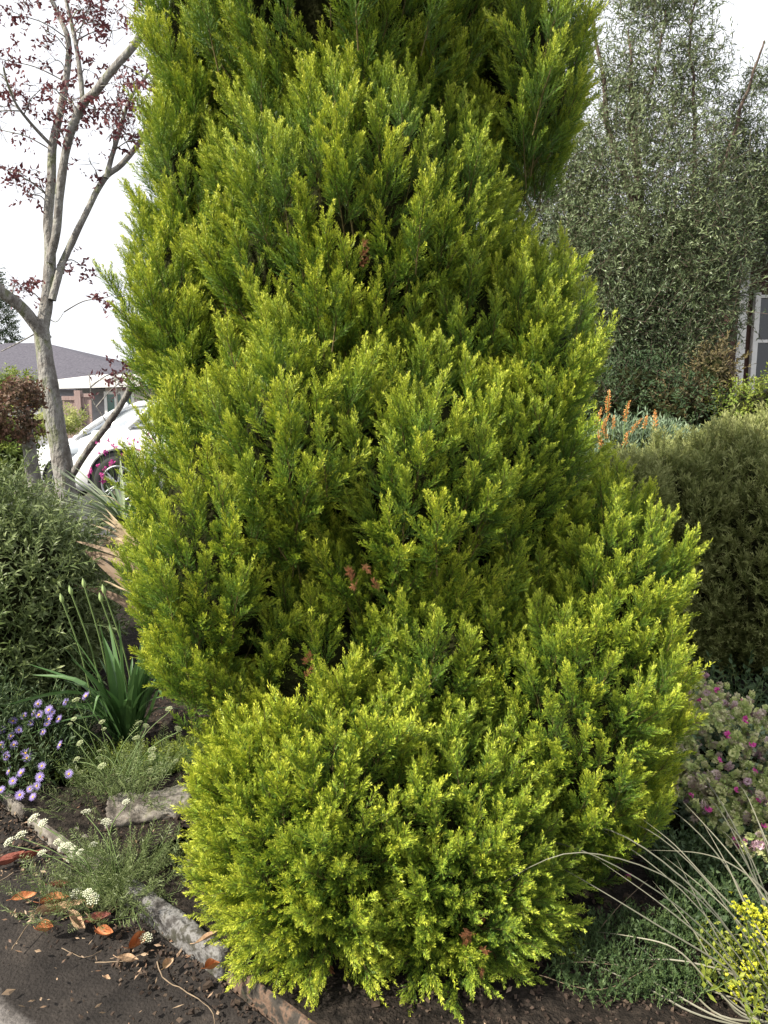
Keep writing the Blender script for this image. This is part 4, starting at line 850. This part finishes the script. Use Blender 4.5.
# low mossy ground cover
Tcov = [sprig(14, .05, .012, .005, ang=.9, fold=.2, stem=.0007, jit=.4, taper=.2) for _ in range(6)]
def cover(name, label, lbs, mat, sp=.018, tone=.5, solid=True):
    q = Q(); k = Q(); shrub(q, lbs, Tcov, sp, .05, out=.4, up=.8, jit=.4, layers=1, depth=(.2, .9), zmin=.085, core=k, coref=.8, tone=tone); 
    V, F, A, T, Mi = k.arr()
    if solid: q.add(V, F, .1, .1, 0)
    o = q.build(name, [M[mat], M['stem']]); tag(o, label, 'ground cover', kind='stuff')
cover('ground_cover', 'low yellow green creeping ground cover behind the flat stone', [(150, 775, 3.0, 50, 26, .14, .6), (100, 770, 3.05, 40, 22, .12, .5), (190, 765, 3.05, 30, 24, .12, .6), (75, 790, 2.9, 26, 20, .1, .4)], 'cover')
cover('stonecrop', 'low olive stonecrop against the foot of the cypress on the left', [(184, 880, 2.42, 20, 24, .06, .8), (165, 888, 2.4, 14, 12, .05, .6), (190, 850, 2.5, 16, 16, .06, .9)], 'mound', .016)
# magenta flowers near the car
mgb = np.array([*P(132, 560, 6.2)[:2], 0]); e = plant('magenta_campion', 'thin stems of small magenta flowers in front of the white car wheel', 'flowering plant', mgb)
mg = [(310, 345), (325, 338), (400, 360), (375, 330), (410, 372), (325, 400), (355, 395), (490, 350), (540, 385), (525, 378), (500, 395), (510, 382), (450, 410), (400, 455), (385, 462), (350, 495), (340, 520), (345, 555), (280, 500), (265, 520), (315, 470), (420, 370), (570, 400), (610, 325), (515, 330), (590, 300), (480, 320), (535, 340), (560, 375), (360, 480), (395, 450), (345, 540), (280, 485), (550, 390), (495, 385)]
m0 = None
for i, (x, y) in enumerate(mg):
    px_, py_ = 40 + x * .1825, 380 + y * .1825; p1 = P(px_, py_, 6.2 + rs.uniform(-.2, .2)) - mgb
    st = Q(); b0 = np.array([rs.normal() * .06, rs.normal() * .06, 0]); tube(st, spline([b0, b0 * .4 + p1 * .6, p1], 4), .0016, 3); so_ = st.build('stem', M['stem'], e)
    if m0 is None:
        q = Q()
        for j in range(16): quadleaf(q, rs.normal(size=3) * .006, rs.normal(size=3) + [0, 0, .3], .024, .016, rs.uniform(), rs.uniform())
        o = m0 = q.build('flower', M['magenta'], so_)
    else: o = m0.copy(); link(o, so_)
    o.location = Vector(p1); o.rotation_euler = tuple(rs.uniform(0, 3, 3)); z_ = rs.uniform(.4, .9); o.scale = (z_, z_, z_ * rs.uniform(.8, 1.6))

# ================================================================== STONES AND KERB
def roughbox(q, hs, ax, r_, seed, amp=.005, d=.010, chip=.0):
    hs = np.asarray(hs, float); V = {}; VL = []; F = []
    ns = [max(4, int(2 * h / d)) for h in hs]
    def vid(i, j, k):
        if (i, j, k) not in V: V[(i, j, k)] = len(VL); VL.append([2 * i / ns[0] - 1, 2 * j / ns[1] - 1, 2 * k / ns[2] - 1])
        return V[(i, j, k)]
    for a, b, c in ((0, 1, 2), (1, 2, 0), (2, 0, 1)):
        for e_ in (0, ns[c]):
            for i in range(ns[a]):
                for j in range(ns[b]):
                    f = []
                    for di, dj in ((0, 0), (1, 0), (1, 1), (0, 1)):
                        t = [0, 0, 0]; t[a] = i + di; t[b] = j + dj; t[c] = e_; f.append(vid(*t))
                    F.append(f if e_ else f[::-1])
    p = np.array(VL) * hs; inner = np.clip(p, -(hs - r_), hs - r_); dd = p - inner; L = np.linalg.norm(dd, axis=1, keepdims=True)
    n = np.where(L > 1e-9, dd / np.maximum(L, 1e-9), 0); p = inner + n * np.minimum(L, r_)
    nz = fbm(p, 9, 2, seed) * 1.1 + fbm(p, 45, 4, seed + 1) * .55 - chip * np.maximum(0, fbm(p, 22, 3, seed + 4) - .35) * 3
    p = p + np.where(L > 1e-9, n, 0) * 0 + nrm_rows(np.where(L > 1e-9, n, 0)) * (amp * nz)[:, None]
    p[:, 2] += amp * .8 * fbm(p * [1, 1, 0], 6, 3, seed + 8)
    q.add(p @ np.asarray(ax).T, F)
def nrm_rows(a): return a / np.maximum(np.linalg.norm(a, axis=1, keepdims=True), 1e-9)
def kerbstone(s0, s1, mat, label, seed, dz=0, dn=0, tilt=0, r_=.014, h=.060, w=.023, amp=.0045, name='kerb_stone'):
    L = (s1 - s0) / 2 - .004; c = K0 + KU * (s0 + s1) / 2 + KN * (-.014 + dn) + [0, 0, .03 + dz]
    q = Q(); roughbox(q, (L, w, h), np.stack([KU, KN, [0, 0, 1]], 1), r_, seed, amp, chip=1.0)
    o = q.build(name, M[mat], None, True); o.location = Vector(c); o.rotation_euler = (0, 0, tilt); tag(o, label, 'kerb stone')
kerbstone(.02, .52, 'kerb', 'grey weathered kerb stone starting below the yarrow', 3)
kerbstone(.53, 1.05, 'kerb2', 'orange stained kerb stone at the bottom edge, in front of the cypress', 9, dz=-.013, w=.019)
kerbstone(1.06, 1.7, 'kerb', 'grey kerb stone beyond the orange stained one, right of the bottom edge', 12, dz=-.01)
kerbstone(-.66, -.10, 'stone', 'low mossy brown edging rock behind the white yarrow', 17, dz=-.02, dn=.03, r_=.035, w=.05, amp=.012)
kerbstone(-1.5, -.72, 'stone', 'long dark edging rock below the lilac daisies, at the left edge', 21, dz=-.015, dn=.05, r_=.035, w=.055, h=.06, amp=.012)
q = Q(); fs = G(150, 806, .088); roughbox(q, (.155, .10, .022), np.stack([nrm([.97, .25, .02]), nrm([-.25, .97, .05]), [0, -.05, 1]], 1), .018, 5, .010, chip=.6)
o = q.build('flat_stone', M['stone'], None, True); o.location = Vector(fs); tag(o, 'flat grey brown slab lying on the soil behind the yarrow', 'stone')
q = Q()
for i in range(40):
    p = K0 + KU * rs.uniform(-.1, 1.1) + KN * rs.uniform(-.02, .06) + [0, 0, .0]; 
# ================================================================== FALLEN LEAVES AND TWIGS
def leafmesh(L, W, curl, mat, seed):
    q = Q(); n, m = 12, 6; V = []; rr = np.random.RandomState(seed); tw = rr.normal() * .5
    for i in range(n + 1):
        t = i / n; w = W * (math.sin(math.pi * t ** .85) ** .8) * .5 + .0004
        for j in range(m + 1):
            u = (j / m - .5) * 2; x = L * (t - .5); y = u * w + .06 * L * math.sin(3 * t + seed); z = curl * (u * u * w * 1.4 + (t - .5) ** 2 * L * .7 + tw * u * w * (t - .5)) + .0015 * math.sin(9 * t + 3 * u)
            V.append([x, y, z])
    q.add(V, [[i * (m + 1) + j, i * (m + 1) + j + 1, (i + 1) * (m + 1) + j + 1, (i + 1) * (m + 1) + j] for i in range(n) for j in range(m)])
    tube(q, [[-L * .5, 0 + .06 * L * math.sin(seed), curl * .25 * L * .7], [-L * .68, .004, curl * .3 * L * .7]], .0012, 4)
    return q.build('fallen_leaf', mat, None, True)
FLV = [(25, 899, .075, .028, 'deadleaf', 25, 'small orange fallen leaf lying alone at the left on the dark path'), (8, 865, .12, .035, 'deadred', 20, 'long red fallen leaf at the left edge of the picture'), (28, 862, .10, .03, 'deadred', 40, 'dark red fallen leaf between the yarrow and the long red leaf'),
  (46, 936, .055, .03, 'deadleaf', -10, 'rounded orange fallen leaf at the lower left of the leaf pile'), (55, 906, .09, .035, 'deadleaf', 10, 'bright orange fallen leaf on top of the leaf pile'), (64, 915, .13, .03, 'deadleaf2', 28, 'long tan fallen leaf across the leaf pile'), (48, 918, .08, .03, 'deadleaf2', 60, 'tan fallen leaf under the left side of the pile'), (90, 910, .075, .032, 'deadleaf2', -60, 'brown folded leaf at the right of the leaf pile under the yarrow'),
  (107, 935, .07, .03, 'deadleaf', -30, 'orange brown fallen leaf on the path below the yarrow'), (135, 948, .085, .035, 'deadleaf', 65, 'upright curled orange leaf against the kerb stone'), (127, 966, .06, .025, 'deadleaf2', 5, 'small tan leaf under the upright curled one'), (168, 970, .05, .022, 'deadleaf2', 75, 'small pinkish curled leaf on the twig by the kerb'),
  (107, 980, .02, .01, 'deadleaf2', 0, 'tiny pale leaf scrap in the middle of the dark path'), (76, 928, .09, .03, 'deadleaf2', -35, 'dull brown fallen leaf below the bright orange one in the pile'), (60, 890, .07, .025, 'deadred', 20, 'dark red leaf under the edge of the yarrow'), (98, 925, .08, .03, 'deadred', 10, 'reddish brown leaf between the pile and the kerb'), (208, 940, .07, .02, 'deadleaf2', 30, 'pale tan curled leaf on the soil against the cypress foot'),
  (212, 972, .05, .025, 'deadleaf', 50, 'orange leaf resting on the inner edge of the kerb')]
for i, (x, y, L, W, mt_, rz, lab) in enumerate(FLV):
    onbed = (x > 180); p = G(x, y, .10 if onbed else .022); o = leafmesh(L, W, rs.uniform(.6, 1.3), M[mt_], i + 2); o.location = Vector(p) + Vector((0, 0, .004 + .004 * (i % 4)))
    o.rotation_euler = (RAD(rs.uniform(-22, 22) + (35 if i in (9, 11) else 0)), RAD(rs.uniform(-14, 14)), RAD(rz)); tag(o, lab, 'leaf', 'fallen leaves along the kerb')
q = Q(); n = 520; S = rs.normal(size=n) * .38 - .25; Nn = -np.abs(rs.normal(size=n)) * .22 - .005; Nn[400:] = rs.uniform(.07, .5, 120); S[400:] = rs.uniform(-.6, 1.2, 120)
for i in range(n):
    p = K0 + KU * S[i] + KN * Nn[i]; p[2] = .026 if Nn[i] < 0 else .095
    a = rs.uniform(0, 6.28); l = abs(rs.normal()) * .012 + .006; quadleaf(q, p, [math.cos(a), math.sin(a), rs.normal() * .25], l, l * rs.uniform(.15, .5), rs.uniform(), rs.uniform(), side=nrm([-math.sin(a), math.cos(a), rs.normal() * .4]), fold=.3)
M['litter'] = foliage('leaf_litter', [(0, (.08, .045, .03)), (1, (.26, .14, .08))], [(0, (.20, .14, .09)), (1, (.50, .38, .26))], transl=.1)
o = q.build('leaf_litter', M['litter']); tag(o, 'small brown and tan scraps of dead leaf strewn along the kerb', 'leaf litter', kind='stuff')
def twig(pts, r_, lab, z=.02, mat='drystem'):
    q = Q(); pp = spline([G(x, y, z + (zz if True else 0)) for x, y, zz in pts], 5); b = pp[0].copy(); pp = pp + .004 * np.stack([fbm(pp, 22, 3, 2), fbm(pp, 22, 3, 5), .3 * fbm(pp, 20, 2, 7)], -1); tube(q, pp - b, np.linspace(r_ * .85, r_ * .35, len(pp)), 5, jit=.3); o = q.build('twig', M[mat], None, True); o.location = Vector(b); tag(o, lab, 'twig', 'dry twigs on the ground')
twig([(12, 950, 0), (24, 930, .01), (36, 912, .02), (40, 898, .02)], .0022, 'dry twig leaning towards the leaf pile at the left', .025)
twig([(157, 962, .01), (165, 980, .01), (188, 992, .005), (212, 1010, .0), (214, 1030, 0)], .0025, 'long branching dry twig on the path below the kerb', .022)
twig([(95, 962, .0), (125, 961, .01), (142, 954, .02)], .002, 'short straight twig by the upright curled leaf', .022)
twig([(62, 948, .0), (85, 957, .004), (102, 950, .0)], .0015, 'thin grey twig below the leaf pile', .022)
twig([(12, 873, .02), (2, 880, 0), (-12, 886, 0)], .0018, 'short pale twig at the left edge by the red leaf', .025)
twig([(560, 964, .02), (590, 962, .03), (630, 968, .02)], .0018, 'straight pale twig on the soil right of the cypress foot', .09)
twig([(540, 975, .0), (600, 990, .02), (660, 962, .03), (700, 950, .02)], .0014, 'long crooked brown twig under the arching grass', .09)
twig([(600, 930, .03), (620, 905, .05), (648, 880, .06)], .0018, 'fine brown twig between the cypress and the arching grass', .09)
# ================================================================== LOWER RIGHT
def bractstem():
    q = Q(); L = .17; bend = rs.normal(size=3) * .2; bend[2] = 0; ax = lambda t: np.array([0, 0, L * t]) + bend * L * t * t; ph = rs.uniform(0, 6.28)
    for i in range(9):
        t = .1 + .6 * i / 9
        for s_ in (0, math.pi):
            az = ph + i * 1.57 + s_; d = nrm([math.cos(az), math.sin(az), .35]); quadleaf(q, ax(t), d, .022, .017, .3 + .6 * t, .5 + rs.normal() * .15, fold=.15, mi=0)
    for j in range(3):
        c = ax(.78 + .1 * j); dd = nrm(rs.normal(size=3) * .6 + [0, 0, -.1]); x_, y_, _ = frame(dd); tb = rs.choice([-.2, .0, .1, .2, .5, .8])
        for i in range(18):
            t = i / 18; az = i * 2.4; rr = x_ * math.cos(az) + y_ * math.sin(az); quadleaf(q, c + dd * .030 * t + rr * .003, nrm(rr * .8 + dd * .8), .015 * (1.1 - .4 * t), .012, t, tb + rs.normal() * .1, fold=.2, mi=1)
    tube(q, [ax(0), ax(.5), ax(1)], [.0014, .001, .0006], 3, mi=2); return q.arr()
Tbr = [bractstem() for _ in range(9)]
e_or, b_or = simple_shrub('pale_bract_oregano', 'silvery plant with mauve and pale yellow papery bracts, right of the cypress foot', 'flowering plant', [(735, 790, 2.75, 78, 66, .3, .5), (700, 738, 3.1, 40, 40, .25, .5), (682, 835, 2.6, 40, 36, .2, .5), (790, 850, 2.4, 80, 60, .3, .5), (655, 800, 2.8, 26, 24, .14, .4)], Tbr, [M['blueleaf'], M['bract'], M['stem']], .036, .17, out=.45, up=.8, jit=.35, layers=1, depth=(.5, 1), coref=.75, zmin=.09, tonevar=.3)
for k_, (x, y) in enumerate([(734, 838), (745, 842), (757, 840), (763, 850), (738, 846), (628, 878), (683, 905), (686, 900), (700, 700), (716, 690), (742, 700), (720, 760), (752, 745), (736, 790), (708, 810), (760, 800), (745, 720), (727, 735), (692, 795), (755, 770), (764, 826)]):
    o = m0.copy(); o.name = 'flower'; link(o, e_or); o.location = Vector(P(x, y, 2.25 if y > 818 else (2.36 if y > 715 else 3.0)) - b_or); o.rotation_euler = tuple(rs.uniform(0, 3, 3)); z_ = rs.uniform(.35, .6); o.scale = (z_, z_, z_)
simple_shrub('dark_leaved_groundling', 'low dark leafy plant filling the bed behind the papery bracts', 'plant', [(720, 712, 3.7, 60, 22, .25, .1), (770, 730, 3.5, 60, 30, .25, .2)], Tdk, [M['dark'], M['stem']], .06, .14, zmin=.09)
Tgc = [sprig(12, .10, .028, .011, ang=1.0, fold=.2, stem=.001, jit=.4) for _ in range(5)]
simple_shrub('low_dark_herb', 'low dark green herb spreading under the arching grass at the bottom right', 'plant', [(650, 985, 1.95, 60, 24, .16, .5), (720, 960, 2.0, 70, 50, .16, .3), (700, 900, 2.25, 70, 42, .2, .25), (640, 975, 2.0, 60, 26, .2, .4), (600, 965, 2.05, 40, 22, .12, .2), (690, 1000, 1.85, 60, 24, .14, .6), (600, 1000, 1.9, 44, 20, .10, .5), (620, 945, 2.1, 44, 26, .14, .3), (670, 905, 2.3, 50, 40, .2, .3), (575, 985, 1.98, 30, 16, .09, .2), (760, 1010, 1.8, 60, 40, .14, .5)], Tgc, [M['dark'], M['stem']], .019, .10, zmin=.085, coremat=None, layers=3, depth=(.1, .8))
cover('creeping_groundcover', 'low dark green creeping cover on the soil under the arching grass', [(600, 985, 1.84, 60, 26, .14, .25), (660, 1000, 1.80, 60, 24, .12, .35), (640, 955, 1.92, 60, 24, .14, .15), (590, 955, 1.98, 40, 20, .10, .2), (560, 1012, 1.78, 40, 16, .07, .3), (690, 960, 1.9, 60, 26, .14, .3)], 'herb', .014, solid=False)
# arching grass
gb = P(800, 1044, 1.62); gb[2] = .09; e = plant('arching_grass', 'tussock of long thin arching straw grey grass blades at the bottom right corner', 'grass tussock', gb)
o5 = lambda l: [(520 + x * .323, 800 + y * .323) for x, y in l]
BL = [o5([(85, 185), (250, 280), (430, 390), (640, 520), (800, 680)]), o5([(380, 60), (480, 140), (600, 270), (720, 400), (840, 600)]), o5([(200, 440), (330, 420), (480, 460), (600, 580), (700, 720)]), o5([(85, 500), (300, 490), (500, 498), (680, 550), (820, 690)]), o5([(40, 625), (220, 632), (400, 655), (560, 700)]),
      o5([(150, 690), (300, 665), (450, 680), (600, 720)]), o5([(390, 155), (560, 165), (680, 215), (790, 320), (860, 480)]), o5([(0, 580), (200, 565), (450, 590), (640, 640), (800, 740)]), o5([(500, 0), (620, 130), (740, 280), (850, 460)]), o5([(220, 170), (420, 310), (600, 460), (740, 620)]), o5([(440, 170), (600, 300), (720, 430), (820, 600)]),
      o5([(370, 690), (480, 655), (600, 645), (720, 680)]), o5([(300, 560), (480, 640), (620, 700)]), o5([(410, 250), (520, 380), (620, 540), (720, 700)]), o5([(580, 420), (640, 412), (720, 430), (820, 500)]), o5([(520, 560), (600, 650), (680, 740)]), o5([(480, 170), (560, 330), (640, 480), (720, 660)]), o5([(700, -20), (760, 120), (830, 300)]), o5([(560, 60), (640, 200), (700, 330), (800, 500)]), o5([(390, 645), (520, 648), (650, 660), (760, 720)])]
q = Q()
for i, pts in enumerate(BL):
    n = len(pts); pp = [P(x, y, 1.98 - .30 * (j / (n - 1)) ** .8) for j, (x, y) in enumerate(pts)]; pp.append(gb + rs.normal(size=3) * .03); pp = [p * [1, 1, 1] for p in pp]
    for p in pp: p[2] = max(p[2], .1)
    strap(q, [p - gb for p in pp[::-1]], .0046, rs.uniform(.25, 1), k=6, up=(0, -.6, .8), taper=1.5)
for i in range(12):
    a = rs.uniform(math.pi * .35, math.pi * .95); l = rs.uniform(.5, .95); r_ = rs.uniform(.5, .85); d = np.array([math.cos(a), math.sin(a), 0]); h = rs.uniform(.15, .42)
    strap(q, [[0, 0, 0], d * l * .35 + [0, 0, h * .8], d * l * .75 + [0, 0, h], d * l * 1.05 + [0, 0, h * rs.uniform(.3, .95)]], rs.uniform(.003, .0045), rs.uniform(0, .5), k=6, up=(0, -.5, .8), taper=1.5)
q.build('blades', M['grass'], e)
# acid yellow euphorbia
eb = G(762, 1000, .09); e = plant('yellow_spurge', 'acid yellow flowering spurge at the bottom right edge', 'flowering plant', eb)
q = Q(); q2 = Q()
for (x, y, n, s_) in [(752, 915, 60, .035), (768, 930, 60, .04), (745, 968, 55, .032), (760, 990, 70, .038), (735, 990, 25, .02), (775, 960, 50, .035), (742, 905, 20, .018), (758, 1008, 30, .025), (785, 1000, 60, .05)]:
    c = P(x, y, 1.74) - eb
    for i in range(n):
        p = c + rs.normal(size=3) * s_ * [.65, .5, .55]; tn = rs.uniform()
        for j in range(4):
            b = j * 1.57 + i; quadleaf(q, p, [math.cos(b), math.sin(b) - .3, .5], .0068, .0068, .5 + rs.normal() * .25, tn)
    tube(q2, spline([[c[0] * .3, c[1] * .3, 0], c * .6, c], 4), .0022, 4)
scatter(q2, Tgc, rs.normal(size=(60, 3)) * [.09, .07, .0] + [0, 0, .02], rs.normal(size=(60, 3)) * .4 + [0, 0, 1], 1.1, .9)
q.build('bracts', M['yellow'], e); q2.build('foliage', [M['cover'], M['stem']], e)

#MARK
